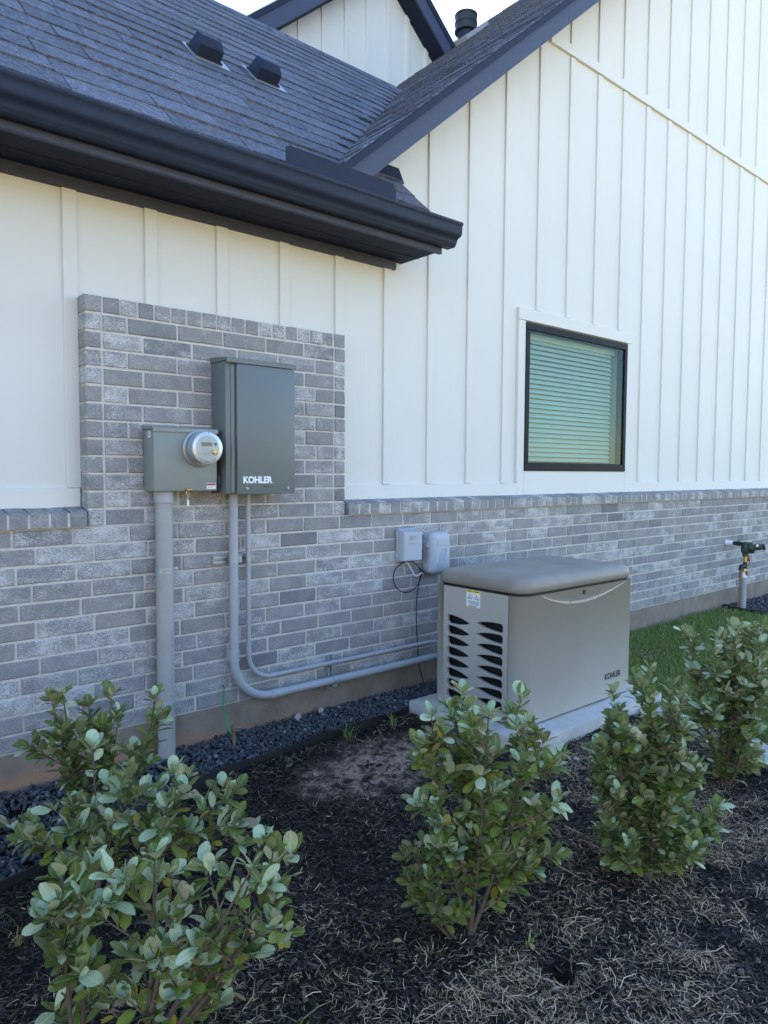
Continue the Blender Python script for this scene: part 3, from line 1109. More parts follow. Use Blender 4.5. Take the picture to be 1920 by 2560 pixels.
MB().lathe([(.012, 0), (.012, .006), (.009, .008)], Matrix.Translation((1.648 + .036, yf, 1.592)) @ RX90, 14).build('reset_button', 'brass', meter)
lb = MB()
lb.box(1.684, 1.735, -.1312, -.1302, 1.404, 1.434, 0)
lb.box(1.686, 1.733, -.1318, -.1313, 1.422, 1.432, 1)
for r_ in range(3):
    lb.box(1.689, 1.728 - r_ * .005, -.1318, -.1313, 1.416 - r_ * .004, 1.4175 - r_ * .004, 2)
lb.box(1.692, 1.727, -.1322, -.1319, 1.4255, 1.4285, 3)
tag(lb.build('danger_label', ['white', 'red', 'grey_print', 'black_print'], t), 'small white label with a red header')
lb = MB()
lb.box(1.4035, 1.4045, -.094, -.064, 1.660, 1.690, 0)
lb.box(1.4028, 1.4034, -.088, -.070, 1.683, 1.686, 1)
lb.box(1.4028, 1.4034, -.082, -.074, 1.668, 1.680, 1)
lb.build('rating_label', ['white', 'black_print'], t)
q = MB()
q.bbox(1.566, 1.598, -.150, -.130, 1.398, 1.408, .003, 1)
q.tube([(1.575 + .008 * math.cos(a), -.142, 1.388 + .011 * math.sin(a)) for a in [i * math.pi / 6 for i in range(12)]], .0022, 6, closed=True)
q.build('brass_seal', 'brass', t, auto=40)
q = MB()
q.tube([(1.575, -.142, 1.378), (1.574, -.143, 1.352)], .0012, 5)
q.bbox(1.569, 1.581, -.146, -.141, 1.318, 1.352, .002, 1)
q.build('seal_tag', 'silver', t)


def collar(x, y, z0, z1, r_, parent, mat='pvc'):
    q = MB()
    q.lathe([(r_ - .004, 0), (r_, .002), (r_, z1 - z0 - .002), (r_ - .004, z1 - z0)], Matrix.Translation((x, y, z0)), 24)
    return q.build('coupling', mat, parent, auto=40)


def strap(x, y, z, r_, parent, axis='z'):
    """pipe strap with its two ears and bolt; axis = direction of the pipe"""
    q = MB()
    h = .015
    mt = Matrix.Translation((x, y, z))
    if axis == 'x':
        mt = mt @ Matrix.Rotation(R(90), 4, 'Y')
    q.lathe([(r_ + .0005, -h), (r_ + .003, -h), (r_ + .003, h), (r_ + .0005, h)], mt, 24)
    if axis == 'z':
        q.bbox(x + r_ * .75, x + r_ + .020, y - .004 - r_ * .3, y + .004 - r_ * .3, z - h, z + h, .001, 1)
        q.bbox(x + r_ * .75, x + r_ + .016, y + .006 - r_ * .3, y + .010 - r_ * .3, z - h, z + h, .001, 1)
        q.tube([(x + r_ + .010, y - .014 - r_ * .3, z), (x + r_ + .010, y + .022 - r_ * .3, z)], .0035, 8)
    else:
        q.bbox(x - h, x + h, y - .004 - r_ * .3, y + .004 - r_ * .3, z - r_ - .020, z - r_ * .75, .001, 1)
        q.bbox(x - h, x + h, y + .006 - r_ * .3, y + .010 - r_ * .3, z - r_ - .016, z - r_ * .75, .001, 1)
        q.tube([(x, y - .014 - r_ * .3, z - r_ - .010), (x, y + .022 - r_ * .3, z - r_ - .010)], .0035, 8)
    return q.build('strap', 'zinc', parent, auto=40)


# the thick riser under the meter
t = thing('conduit_pipe', (1.485, -.056, 0), 'thick vertical grey conduit from the gravel up to the meter box', 'conduit', 'grey conduits on the brick wall')
q = MB()
q.tube([(1.485, -.056, -.05), (1.485, -.056, .35), (1.485, -.056, .36), (1.485, -.056, 1.394)], .0435, 28)
q.build('pipe', 'pvc_w', t, auto=40)
q = MB()
for z_, l_ in ((.60, .02), (.63, .03), (.67, .01)):
    q.box(1.4995, 1.5035, -.0986, -.0978, z_, z_ + l_)
for i in range(30):
    z_ = .02 + i * .019 + random.uniform(0, .006)
    q.box(1.5005, 1.5027, -.0986, -.0976, z_, z_ + random.uniform(.003, .012))
q.build('printed_line', 'grey_print', t)
collar(1.485, -.056, 1.335, 1.3945, .0495, t, 'pvc')
collar(1.485, -.056, .268, .318, .0460, t, 'pvc_w')
strap(1.485, -.056, .992, .0435, t)
strap(1.485, -.056, .293, .0465, t)

# the two conduits that run from the cabinet to the generator
def swept(x, zbend, rb, zrun, y, xend, yend):
    p = [(x, y, 1.378), (x, y, .9), (x, y, zrun + rb)]
    for i in range(1, 10):
        a = math.pi / 2 * i / 9
        p.append((x + rb - rb * math.cos(a), y, zrun + rb - rb * math.sin(a)))
    p += [(x + rb + .2, y, zrun), (xend - .15, y, zrun)]
    for i in range(1, 8):
        a = math.pi / 2 * i / 7
        p.append((xend - .15 + .12 * math.sin(a), y - .12 + .12 * math.cos(a), zrun))
    p.append((xend - .03, yend, zrun))
    return p


t = thing('conduit_pipe', (1.876, -.056, .2), 'medium grey conduit bending from the dark cabinet to the generator, lower of two', 'conduit', 'grey conduits on the brick wall')
q = MB()
q.tube(swept(1.876, 0, .235, .224, -.056, 3.55, -.44), .0245, 20)
q.build('pipe', 'pvc', t, auto=40)
collar(1.876, -.056, .455, .522, .0285, t)
q = MB()
q.lathe([(.0245, 0), (.0285, .002), (.0285, .083), (.0245, .085)], Matrix.Translation((2.108, -.056, .224)) @ Matrix.Rotation(R(90), 4, 'Y'), 24)
q.build('coupling', 'pvc', t, auto=40)
strap(1.876, -.056, 1.014, .0245, t)
strap(2.556, -.056, .224, .0245, t, 'x')
t = thing('conduit_pipe', (1.972, -.046, .3), 'thin grey conduit bending from the dark cabinet to the generator, upper of two', 'conduit', 'grey conduits on the brick wall')
q = MB()
q.tube(swept(1.972, 0, .145, .330, -.046, 3.50, -.44), .0135, 16)
q.build('pipe', 'pvc', t, auto=40)
collar(1.972, -.046, .475, .520, .0165, t)
q = MB()
q.lathe([(.0135, 0), (.0165, .002), (.0165, .048), (.0135, .05)], Matrix.Translation((2.10, -.046, .330)) @ Matrix.Rotation(R(90), 4, 'Y'), 20)
q.build('coupling', 'pvc', t, auto=40)
strap(1.972, -.046, 1.016, .0135, t)
strap(2.556, -.046, .330, .0135, t, 'x')


def strut(loc, L, vert, label):
    t = thing('strut_channel', loc, label, 'bracket', 'galvanised strut channels behind the conduits')
    x, y, z = loc
    q = MB()
    if vert:
        q.box(x - .020, x + .020, -.006, -.002, z - L / 2, z + L / 2)
        for s_ in (-1, 1):
            q.box(x + s_ * .020 - .0015, x + s_ * .020 + .0015, -.021, -.002, z - L / 2, z + L / 2)
            q.box(x + s_ * .012 - .008, x + s_ * .012 + .006, -.0225, -.0205, z - L / 2, z + L / 2)
    else:
        q.box(x - L / 2, x + L / 2, -.006, -.002, z - .020, z + .020)
        for s_ in (-1, 1):
            q.box(x - L / 2, x + L / 2, -.021, -.002, z + s_ * .020 - .0015, z + s_ * .020 + .0015)
            q.box(x - L / 2, x + L / 2, -.0225, -.0205, z + s_ * .012 - .006, z + s_ * .012 + .006)
    q.build('channel', 'zinc', t)
    b = MB()
    for s_ in (-.42, .42):
        px_, pz_ = (x, z + s_ * L) if vert else (x + s_ * L, z)
        b = MB().lathe([(.007, 0), (.007, .005)], Matrix.Translation((px_, -.006, pz_)) @ RX90, 6)
        b.build('bolt', 'steel', t)


strut((1.885, -.01, 1.016), .225, False, 'short horizontal steel strut behind the two vertical conduit runs')
strut((2.556, -.01, .265), .205, True, 'short vertical steel strut behind the two horizontal conduit runs')

# telecom boxes
t = thing('utility_box', (3.17, -.05, .90), 'small blue-grey utility box with square cover, left of its rounded neighbour', 'utility box', 'utility boxes on the brick wall')
MB().bbox(3.098, 3.268, -.030, -.002, .902, 1.122, .008, 2).build('back_plate', 'telecom', t, auto=40)
q = MB()
A = [(3.101, -.031, .905), (3.265, -.031, .905), (3.265, -.031, 1.119), (3.101, -.031, 1.119)]
B_ = [(3.108, -.078, .911), (3.245, -.105, .911), (3.245, -.105, 1.100), (3.108, -.078, 1.100)]
q.add(A + B_, [(0, 1, 5, 4), (1, 2, 6, 5), (2, 3, 7, 6), (3, 0, 4, 7), (4, 5, 6, 7), (3, 2, 1, 0)])
bm = bmesh.new()
me = q.mesh('cover', 'telecom')
bm.from_mesh(me)
bmesh.ops.bevel(bm, geom=bm.edges[:], offset=.006, segments=2, affect='EDGES', profile=.5)
bm.to_mesh(me)
bm.free()
link(bpy.data.objects.new('cover', me), t)
q = MB()
for z_ in (1.055, 1.066, 1.077, 1.03):
    q.box(3.15, 3.205, -.103, -.088, z_, z_ + .0025)
q.build('embossed_lines', 'telecom', t)
for z_ in (.93, 1.08):
    MB().bbox(3.090, 3.099, -.028, -.010, z_, z_ + .022, .002, 1).build('hinge', 'telecom', t)

t = thing('utility_box', (3.44, -.05, .80), 'rounded blue-grey utility box with raised diagonal ribs on its cover', 'utility box', 'utility boxes on the brick wall')


def rrect(x0, x1, y0, y1, r_, n=6):
    out = []
    for cx, cy, a0 in ((x1 - r_, y1 - r_, 0), (x0 + r_, y1 - r_, 90), (x0 + r_, y0 + r_, 180), (x1 - r_, y0 + r_, 270)):
        for i in range(n + 1):
            a = R(a0 + 90 * i / n)
            out.append((cx + r_ * math.cos(a), cy + r_ * math.sin(a)))
    return out


def loft(rings, name, mat, parent, auto=35, cap=True, first=False):
    q = MB()
    n = len(rings[0])
    vs = [p for r_ in rings for p in r_]
    fs = [(i * n + j, i * n + (j + 1) % n, (i + 1) * n + (j + 1) % n, (i + 1) * n + j) for i in range(len(rings) - 1) for j in range(n)]
    if cap:
        fs.append(tuple(range((len(rings) - 1) * n, len(rings) * n)))
    if first:
        fs.append(tuple(range(n - 1, -1, -1)))
    q.add(vs, fs)
    return q.build(name, mat, parent, auto=auto)


def ring_xz(ins, y, x0, x1, z0, z1, r_):
    return [(a, y, b) for a, b in rrect(x0 + ins, x1 - ins, z0 + ins, z1 - ins, max(r_ - ins, .01))]


bx_ = (3.345, 3.540, .798, 1.090, .045)
loft([ring_xz(.006, -.002, *bx_), ring_xz(.006, -.045, *bx_)], 'back_plate', 'telecom', t)
loft([ring_xz(0, -.046, *bx_), ring_xz(0, -.062, *bx_), ring_xz(.008, -.078, *bx_), ring_xz(.022, -.092, *bx_), ring_xz(.036, -.098, *bx_), ring_xz(.05, -.1, *bx_)], 'cover', 'telecom', t, 60)
for i in range(6):
    f0 = -.5 + i * .2
    pts = []
    for k in range(9):
        u_ = k / 8
        xx = 3.398 + .09 * u_
        zz = .858 + .115 * u_ + (f0 * .09) * math.sin(math.pi * u_)
        pts.append((xx + f0 * -.02 * math.sin(math.pi * u_), -.1005, zz))
    MB().tube(pts, .0028, 6).build('rib', 'telecom', t, smooth=True)
q = MB()
q.bbox(3.395, 3.492, -.103, -.0995, .995, 1.030, .0012, 1)
q.build('nameplate', 'telecom', t)
for z_ in (.845, .985):
    MB().bbox(3.334, 3.346, -.066, -.030, z_, z_ + .038, .003, 1).build('hinge', 'telecom', t)

# cables under the boxes
pts = [(3.35, -.030, .80)]
for i in range(15):
    a = R(28 + 360 * i / 14)
    pts.append((3.190 + .125 * math.cos(a), -.022 - .004 * math.sin(i), .795 + .103 * math.sin(a)))
pts += [(3.312, -.02, .80), (3.296, -.014, .70), (3.284, -.012, .60), (3.286, -.012, .45), (3.300, -.012, .30), (3.305, -.014, .20), (3.322, -.03, .10), (3.345, -.055, .01)]


def catmull(p, k=5):
    p = [Vector(q) for q in p]
    out = []
    for i in range(len(p) - 1):
        a, b, c, d = p[max(i - 1, 0)], p[i], p[i + 1], p[min(i + 2, len(p) - 1)]
        for j in range(k):
            u = j / k
            out.append(.5 * ((2 * b) + (c - a) * u + (2 * a - 5 * b + 4 * c - d) * u * u + (3 * b - a - 3 * c + d) * u ** 3))
    out.append(p[-1])
    return out


tag(MB().tube(catmull(pts), .0036, 8).build('black_cable', 'rubber', smooth=True), 'black cable looped once on the brick below the utility boxes, then dropping to the gravel', 'cable')
tag(MB().tube(catmull([(3.165, -.03, .905), (3.19, -.034, .875), (3.222, -.034, .835), (3.25, -.03, .80), (3.285, -.026, .795), (3.312, -.03, .815)]), .0042, 8).build('white_cable', 'white', smooth=True), 'short white cable drooping between the two utility boxes', 'cable')

# grounding rod and wire
t = thing('ground_rod', (1.822, -.15, 0), 'short upright grounding rod with a clamp, standing in the dark gravel', 'rod')
q = MB()
q.tube([(1.822, -.150, -.05), (1.820, -.150, .125)], .0095, 12)
q.build('rod', 'copper', t, auto=40)
q = MB()
q.bbox(1.807, 1.834, -.163, -.137, .100, .135, .004, 1)
q.tube([(1.838, -.150, .118), (1.862, -.152, .114)], .006, 8)
q.build('clamp', 'copper', t, auto=40)
tag(MB().tube(catmull([(1.838, .002, .318), (1.832, -.022, .300), (1.824, -.03, .22), (1.826, -.045, .14), (1.832, -.075, .085), (1.840, -.105, .068), (1.836, -.130, .085), (1.826, -.146, .112)]), .0048, 8).build('ground_wire', 'green', smooth=True), 'green grounding wire hanging from the brick to the rod clamp', 'wire')

# ------------------------------------------------------------------ generator on its pad
px0, px1, py0, py1 = PAD
pd = MB()
pd.bbox(px0, px1, py0, py1, -.12, .077, .014, 2)
pad = pd.mesh('concrete_pad', 'pad', auto=40)
tag(link(bpy.data.objects.new('concrete_pad', pad)), 'pale concrete slab under the generator', 'slab')

t = thing('generator', (3.62, -.755, .08), 'taupe standby generator with rounded lid and louvred end, on the concrete slab', 'generator')
X0, X1, Y0, Y1, Z0, Z1 = 3.065, 4.198, -1.085, -.425, .088, .815
rc = .09
out = [(X0, -.992)]
for i in range(9):
    a = R(180 + 90 * i / 8)
    out.append((X0 + rc + rc * math.cos(a), Y0 + rc + rc * math.sin(a)))
for cx, cy, a0, r_ in ((X1 - .04, Y0 + .04, 270, .04), (X1 - .03, Y1 - .03, 0, .03), (X0 + .02, Y1 - .02, 90, .02)):
    for i in range(6):
        a = R(a0 + 90 * i / 5)
        out.append((cx + r_ * math.cos(a), cy + r_ * math.sin(a)))
out.append((X0, -.486))
n = len(out)
q = MB()
q.add([(a, b, Z0) for a, b in out] + [(a, b, Z1) for a, b in out], [(i, i + 1, n + i + 1, n + i) for i in range(n - 1)] + [tuple(range(2 * n - 1, n - 1, -1))])
q.build('enclosure', 'taupe', t, auto=30, fix=False)
MB().box(X0 + .02, X1 - .02, Y0 + .02, Y1 - .02, .0775, .0879).build('base_frame', 'void', t)


def teardrop(yb, yt, zc, h, shift):
    """closed outline (y, z): blunt end at yb, point at yt"""
    pts = []
    s_ = 1 if yt > yb else -1
    L = abs(yt - yb)
    for i in range(9):
        u = i / 8
        pts.append((yb + s_ * L * u, zc + shift * u + h / 2 * (1 - u ** 2.7)))
    for i in range(7, -1, -1):
        u = i / 8
        pts.append((yb + s_ * L * u, zc + shift * u - h / 2 * (1 - u ** 2.7)))
    # round the two blunt corners a little
    c = .012
    pts[0] = (pts[0][0] + s_ * c, pts[0][1])
    pts[-1] = (pts[-1][0] + s_ * c, pts[-1][1])
    pts.append((yb, zc - h / 2 + c))
    pts.append((yb, zc + h / 2 - c))
    return pts


drops = [teardrop(-.520, -.702, .613 - .0649 * k, .052, -.004) for k in range(8)] + [teardrop(-.952, -.756, .621 - .0638 * k, .050, .003) for k in range(8)]


def grow(pts, d):
    cy = sum(p[0] for p in pts) / len(pts)
    cz = sum(p[1] for p in pts) / len(pts)
    hy = max(abs(p[0] - cy) for p in pts)
    hz = max(abs(p[1] - cz) for p in pts)
    return [(cy + (p[0] - cy) * (hy + d) / hy, cz + (p[1] - cz) * (hz + d) / hz) for p in pts]


bm = bmesh.new()
loops = [[(-.989, Z0 + .004), (-.489, Z0 + .004), (-.489, Z1 - .002), (-.989, Z1 - .002)]] + [grow(d, .0035) for d in drops]
es, rings = [], []
for lp in loops:
    vv = [bm.verts.new((X0 - .002, a, b)) for a, b in lp]
    rings.append(vv)
    es += [bm.edges.new((vv[i], vv[(i + 1) % len(vv)])) for i in range(len(vv))]
bmesh.ops.triangle_fill(bm, use_beauty=True, edges=es)
for vv, d in zip(rings[1:], drops):
    prev = vv
    for dep, src in ((.004, d), (.022, d)):
        nv = [bm.verts.new((X0 - .002 + dep, a, b)) for a, b in src]
        for i in range(len(nv)):
            j = (i + 1) % len(nv)
            bm.faces.new((prev[i], prev[j], nv[j], nv[i]))
        prev = nv
oo = rings[0]
nv = [bm.verts.new((X0 + .012, v.co.y, v.co.z)) for v in oo]
for i in range(4):
    bm.faces.new((oo[i], oo[(i + 1) % 4], nv[(i + 1) % 4], nv[i]))
bmesh.ops.recalc_face_normals(bm, faces=bm.faces[:])
me = bpy.data.meshes.new('louvre_panel')
bm.to_mesh(me)
bm.free()
me.materials.append(M['taupe'])
link(bpy.data.objects.new('louvre_panel', me), t)
MB().box(X0 + .05, X0 + .054, -1.06, -.44, Z0, Z1 - .002).build('inner_shade_sheet', 'void', t)  # near-black sheet stands in for the shade inside the enclosure
lx0, lx1, ly0, ly1 = X0 - .010, X1 + .010, Y0 - .010, Y1 + .010


def ring_xy(ins, z, r_=.105):
    return [(a, b, z) for a, b in rrect(lx0 + ins, lx1 - ins, ly0 + ins, ly1 - ins, max(r_ - ins, .02), 10)]


loft([ring_xy(.012, .8165), ring_xy(.012, .831)], 'gasket', 'rubber', t)
crown = [(.004, .8315), (0, .835), (0, .866), (.004, .882), (.012, .894), (.026, .904), (.045, .910), (.075, .914), (.13, .918), (.24, .921)]
loft([ring_xy(a, b) for a, b in crown], 'lid', 'lid', t, 60)
ar = MB()
NA = 28
top_, bot_ = [], []
for i in range(NA + 1):
    u = i / NA
    xx = 3.225 + .885 * u
    zz = .812 - .077 * (math.sin(math.pi * u ** .86) ** .95 if 0 < u < 1 else 0) - .004 * u
    wv = .002 + .0125 * math.sin(math.pi * u) ** .8
    top_.append((xx, Y0 - .003, zz + wv / 2))
    bot_.append((xx, Y0 - .003, zz - wv / 2))
ar.add(top_ + bot_ + [(a, Y0 + .004, c) for a, b, c in top_] + [(a, Y0 + .004, c) for a, b, c in bot_],
       [f for i in range(NA) for f in ((i, i + 1, NA + 2 + i, NA + 1 + i), (i, 2 * NA + 2 + i, 2 * NA + 3 + i, i + 1), (NA + 1 + i, NA + 2 + i, 3 * NA + 4 + i, 3 * NA + 3 + i))])
ar.build('arched_trim', 'silver', t)
MB().lathe([(.014, 0), (.014, .004), (.010, .006), (.006, .005)], Matrix.Translation((3.648, Y0, .787)) @ RX90, 18).build('lock', 'black', t, auto=40)
fit_text('KOHLER', 'lettering', 'black_print', 3.893, 4.072, .203, .242, Y0 - .0006, t, .03)
MB().box(X0 - .0045, X0 - .0025, -.784, -.676, .712, .812).build('warning_label', 'white', t)
wl = bpy.data.objects['warning_label']
q = MB()
for a, b in ((-.783, -.731), (-.729, -.677)):
    q.box(X0 - .0052, X0 - .0047, a, b, .797, .811, 0)
    m_ = (a + b) / 2
    q.prism([(m_ - .008, .777), (m_ + .008, .777), (m_, .793)], 'x', X0 - .0052, X0 - .0047, 0)
    q.box(X0 - .0056, X0 - .0053, a + .012, b - .012, .802, .806, 1)
    for r_ in range(3):
        q.box(X0 - .0052, X0 - .0047, a + .004, b - .004 - random.random() * .012, .769 - r_ * .006, .772 - r_ * .006, 2)
for r_ in range(4):
    q.box(X0 - .0052, X0 - .0047, -.778, -.686 - random.random() * .02, .745 - r_ * .006, .748 - r_ * .006, 2)
q.box(X0 - .0052, X0 - .0047, -.76, -.70, .716, .7195, 1)
q.build('label_print', ['yellow', 'black_print', 'grey_print'], wl)

# ------------------------------------------------------------------ gas riser at the far right
t = thing('gas_regulator', (8.03, -.2, 0), 'dark green gas regulator on an upright pipe against the far brick wall', 'regulator')
q = MB()
q.tube([(8.015, -.2, -.05), (8.015, -.2, .362)], .032, 18)
q.build('sleeve_pipe', 'pvc_w', t, auto=40)
MB().lathe([(.033, .362), (.034, .39), (.026, .395), (.026, .42)], Matrix.Translation((8.015, -.2, 0)), 16).build('white_collar', 'white', t, auto=40)
q = MB()
q.tube(catmull([(7.95, -.17, -.03), (7.958, -.178, .15), (7.968, -.185, .33), (7.970, -.188, .40)]), .009, 8)
q.tube([(7.970, -.188, .345), (7.970, -.188, .448)], .016, 10)
q.build('side_tube', 'copper', t, auto=40)
q = MB()
q.tube(catmull([(7.966, -.188, .445), (7.972, -.188, .475), (8.0, -.19, .488), (8.035, -.195, .48), (8.05, -.2, .46)]), .023, 10)
q.tube([(8.040, -.2, .45), (8.040, -.2, .53)], .021, 12)
q.build('black_elbow', 'black', t, auto=40)
q = MB()
q.tube([(8.040, -.2, .525), (8.040, -.2, .595)], .019, 12)
q.tube([(8.015, -.2, .39), (8.03, -.2, .455)], .019, 12)
q.build('brass_valve', 'brass', t, auto=40)
q = MB()
q.bbox(8.002, 8.030, -.240, -.222, .385, .432, .003, 1)
q.bbox(8.060, 8.084, -.228, -.212, .530, .580, .003, 1)
q.build('red_tag', 'red', t)
MB().tube(catmull([(8.05, -.215, .60), (8.085, -.225, .57), (8.09, -.225, .51), (8.06, -.215, .49)]), .004, 6).build('thin_hose', 'black', t, smooth=True)
q = MB()
q.lathe([(.030, .59), (.036, .60), (.032, .618), (.044, .635), (.050, .66), (.050, .70), (.040, .735), (.02, .75)], Matrix.Translation((8.045, -.2, 0)), 18)
q.lathe([(.02, -.03), (.058, -.02), (.062, 0), (.058, .02), (.035, .035), (.035, .09), (.028, .1)], Matrix.Translation((8.06, -.25, .688)) @ Matrix.Rotation(R(78), 4, 'X') @ Matrix.Rotation(R(25), 4, 'Y'), 20)
q.build('regulator_body', 'reg', t, auto=40)
MB().lathe([(.032, 0), (.032, .03)], Matrix.Translation((8.10, -.345, .70)) @ Matrix.Rotation(R(78), 4, 'X') @ Matrix.Rotation(R(25), 4, 'Y'), 14).build('black_cap', 'black', t, auto=40)
MB().bbox(8.03, 8.07, -.325, -.31, .705, .73, .002, 1).build('white_tag', 'white', t)
q = MB()
q.tube([(8.02, -.19, .728), (8.02, -.13, .728)], .018, 12)
q.tube([(8.02, -.15, .728), (8.02, -.115, .728)], .026, 12)
q.tube([(8.02, -.115, .728), (8.02, -.07, .728)], .021, 12)
q.build('inlet_fitting', 'black', t, auto=40)
MB().lathe([(.034, 0), (.030, .006), (.027, .075)], Matrix.Translation((8.02, -.001, .728)) @ RX90, 16).build('wall_sleeve', 'white', t, auto=40)

# ------------------------------------------------------------------ bed edging, curb, stones
def ribbon(path, z0, z1, th, name, mat, label, cat):
    q = MB()
    p = catmull([(a, b, 0) for a, b in path], 4)
    vs, fs = [], []
    for i, c in enumerate(p):
        d = (p[min(i + 1, len(p) - 1)] - p[max(i - 1, 0)]).normalized()
        nn = Vector((-d.y, d.x, 0)) * th / 2
        wob = .004 * math.sin(i * 1.3)
        for a, b in ((nn, z0), (nn, z1), (-nn, z1), (-nn, z0)):
            vs.append((c.x + a.x, c.y + a.y, b + (wob if b == z1 else 0)))
    for i in range(len(p) - 1):
        for k in range(4):
            fs.append((i * 4 + k, i * 4 + (k + 1) % 4, i * 4 + 4 + (k + 1) % 4, i * 4 + 4 + k))
    fs += [(3, 2, 1, 0), tuple(len(vs) - 4 + i for i in range(4))]
    q.add(vs, fs)
    o = q.build(name, mat)
    return tag(o, label, cat)


ribbon(EDGE, -.06, .047, .008, 'bed_edging', 'black', 'black edging strip between the dark gravel and the mulch by the slab', 'edging')
ribbon([(7.995, .0), (7.93, -.14), (7.905, -.27), (7.99, -.47), (8.5, -.62), (9.3, -.66), (10.6, -.66)], -.06, .040, .008, 'bed_edging', 'black', 'black edging strip round the gravel at the foot of the gas regulator', 'edging')
ribbon([(4.10, -1.25), (4.09, -1.60), (4.02, -1.93), (3.80, -2.13), (3.45, -2.45), (3.0, -2.85), (2.5, -3.3)], -.08, .035, .10, 'lawn_curb', 'curb', 'pale concrete curb between mulch bed and lawn at right', 'curb')
t = thing('sprinkler_head', (.737, -.40, 0), 'black pop-up sprinkler with brown top in the gravel at far left', 'sprinkler')
MB().lathe([(.021, -.05), (.021, .050), (.026, .052), (.026, .078), (.022, .082)], Matrix.Translation((.737, -.40, 0)), 18).build('body', 'black', t, auto=40)
MB().lathe([(.017, .0825), (.016, .088), (.005, .089)], Matrix.Translation((.737, -.40, 0)), 14).build('nozzle', 'copper', t, auto=40)


# ------------------------------------------------------------------ scattered matter
def ico_rocks(k):
    out = []
    for i in range(k):
        bm = bmesh.new()
        bmesh.ops.create_icosphere(bm, subdivisions=1, radius=1)
        sd_ = random.random() * 100
        for v in bm.verts:
            v.co *= 1 + .45 * noise.noise(v.co * 1.3 + Vector((sd_, 0, 0)))
        # flatten a few random sides, as split stone has
        for _ in range(5):
            d = Vector((random.gauss(0, 1), random.gauss(0, 1), random.gauss(0, 1))).normalized()
            lim = random.uniform(.45, .75)
            for v in bm.verts:
                e = v.co.dot(d)
                if e > lim:
                    v.co -= d * (e - lim)
        out.append((np.array([v.co[:] for v in bm.verts]), np.array([[v.index for v in f.verts] for f in bm.faces])))
        bm.free()
    return out


def np_mesh(name, V, F, mat, kind='stuff', parent=None, smooth=False):
    me = bpy.data.meshes.new(name)
    me.vertices.add(len(V))
    me.vertices.foreach_set('co', V.astype(np.float32).ravel())
    k = F.shape[1]
    me.loops.add(F.size)
    me.loops.foreach_set('vertex_index', F.astype(np.int32).ravel())
    me.polygons.add(len(F))
    me.polygons.foreach_set('loop_start', np.arange(0, F.size, k, dtype=np.int32))
    me.polygons.foreach_set('loop_total', np.full(len(F), k, dtype=np.int32))
    me.polygons.foreach_set('use_smooth', np.full(len(F), smooth))
    me.update(calc_edges=True)
    me.validate()
    me.materials.append(M[mat])
    o = link(bpy.data.objects.new(name, me), parent)
    if kind:
        o['kind'] = kind
    return o


rocks = ico_rocks(14)


def rot_rand():
    q = Quaternion((random.gauss(0, 1), random.gauss(0, 1), random.gauss(0, 1), random.gauss(0, 1)))
    q.normalize()
    return np.array(q.to_matrix())


def scatter_rocks(spots, name, mat, label):
    Vs, Fs, o = [], [], 0
    for (x, y, z, s_) in spots:
        v, f_ = random.choice(rocks)
        sc_ = np.array([random.uniform(.75, 1.3), random.uniform(.7, 1.15), random.uniform(.5, .8)]) * s_
        v = (v * sc_) @ rot_rand().T + np.array([x, y, z])
        Vs.append(v)
        Fs.append(f_ + o)
        o += len(v)
    return tag(np_mesh(name, np.vstack(Vs), np.vstack(Fs), mat), label, 'gravel')


spots = []
for lay in range(3):
    for _ in range(5400 if lay < 2 else 3000):
        x = random.uniform(-2.0, 3.6)
        e = edge_y(x) if x < 2.95 else -.29
        y = random.uniform(e + .008, -.002)
        bank = .020 * max(0, 1 + y / .2) + .006 * noise.noise((x * 5, y * 5, 9))
        spots.append((x, y, .000 + lay * .009 + bank + random.uniform(-.004, .004), random.uniform(.008, .0165)))
scatter_rocks(spots, 'gravel', 'gravel', 'dark slate gravel between the house wall and the black edging')
spots = []
for lay in range(2):
    for _ in range(1500):
        x = random.uniform(7.95, 9.9)
        y = random.uniform(-.62 + max(0, 8.4 - x) * .35, -.002)
        spots.append((x, y, .006 + lay * .012 + random.uniform(-.003, .003), random.uniform(.010, .020)))
scatter_rocks(spots, 'gravel', 'gravel', 'dark slate gravel round the foot of the gas regulator')
for (x, y, z, s_, lab) in ((2.30, -.035, .045, .032, 'larger pale stone on the gravel against the wall below the conduits'), (2.47, -.04, .05, .022, 'small pale stone on the gravel against the wall'), (3.10, -1.42, .012, .022, 'small pale stone on the mulch in front of the slab')):
    v, f_ = rocks[int(s_ * 1000) % 14]
    v = (v * np.array([1.2, .9, .8]) * s_) @ rot_rand().T + np.array([x, y, z])
    tag(np_mesh('pale_stone', v, f_, 'stone', None), lab, 'stone', 'pale stones lying about')


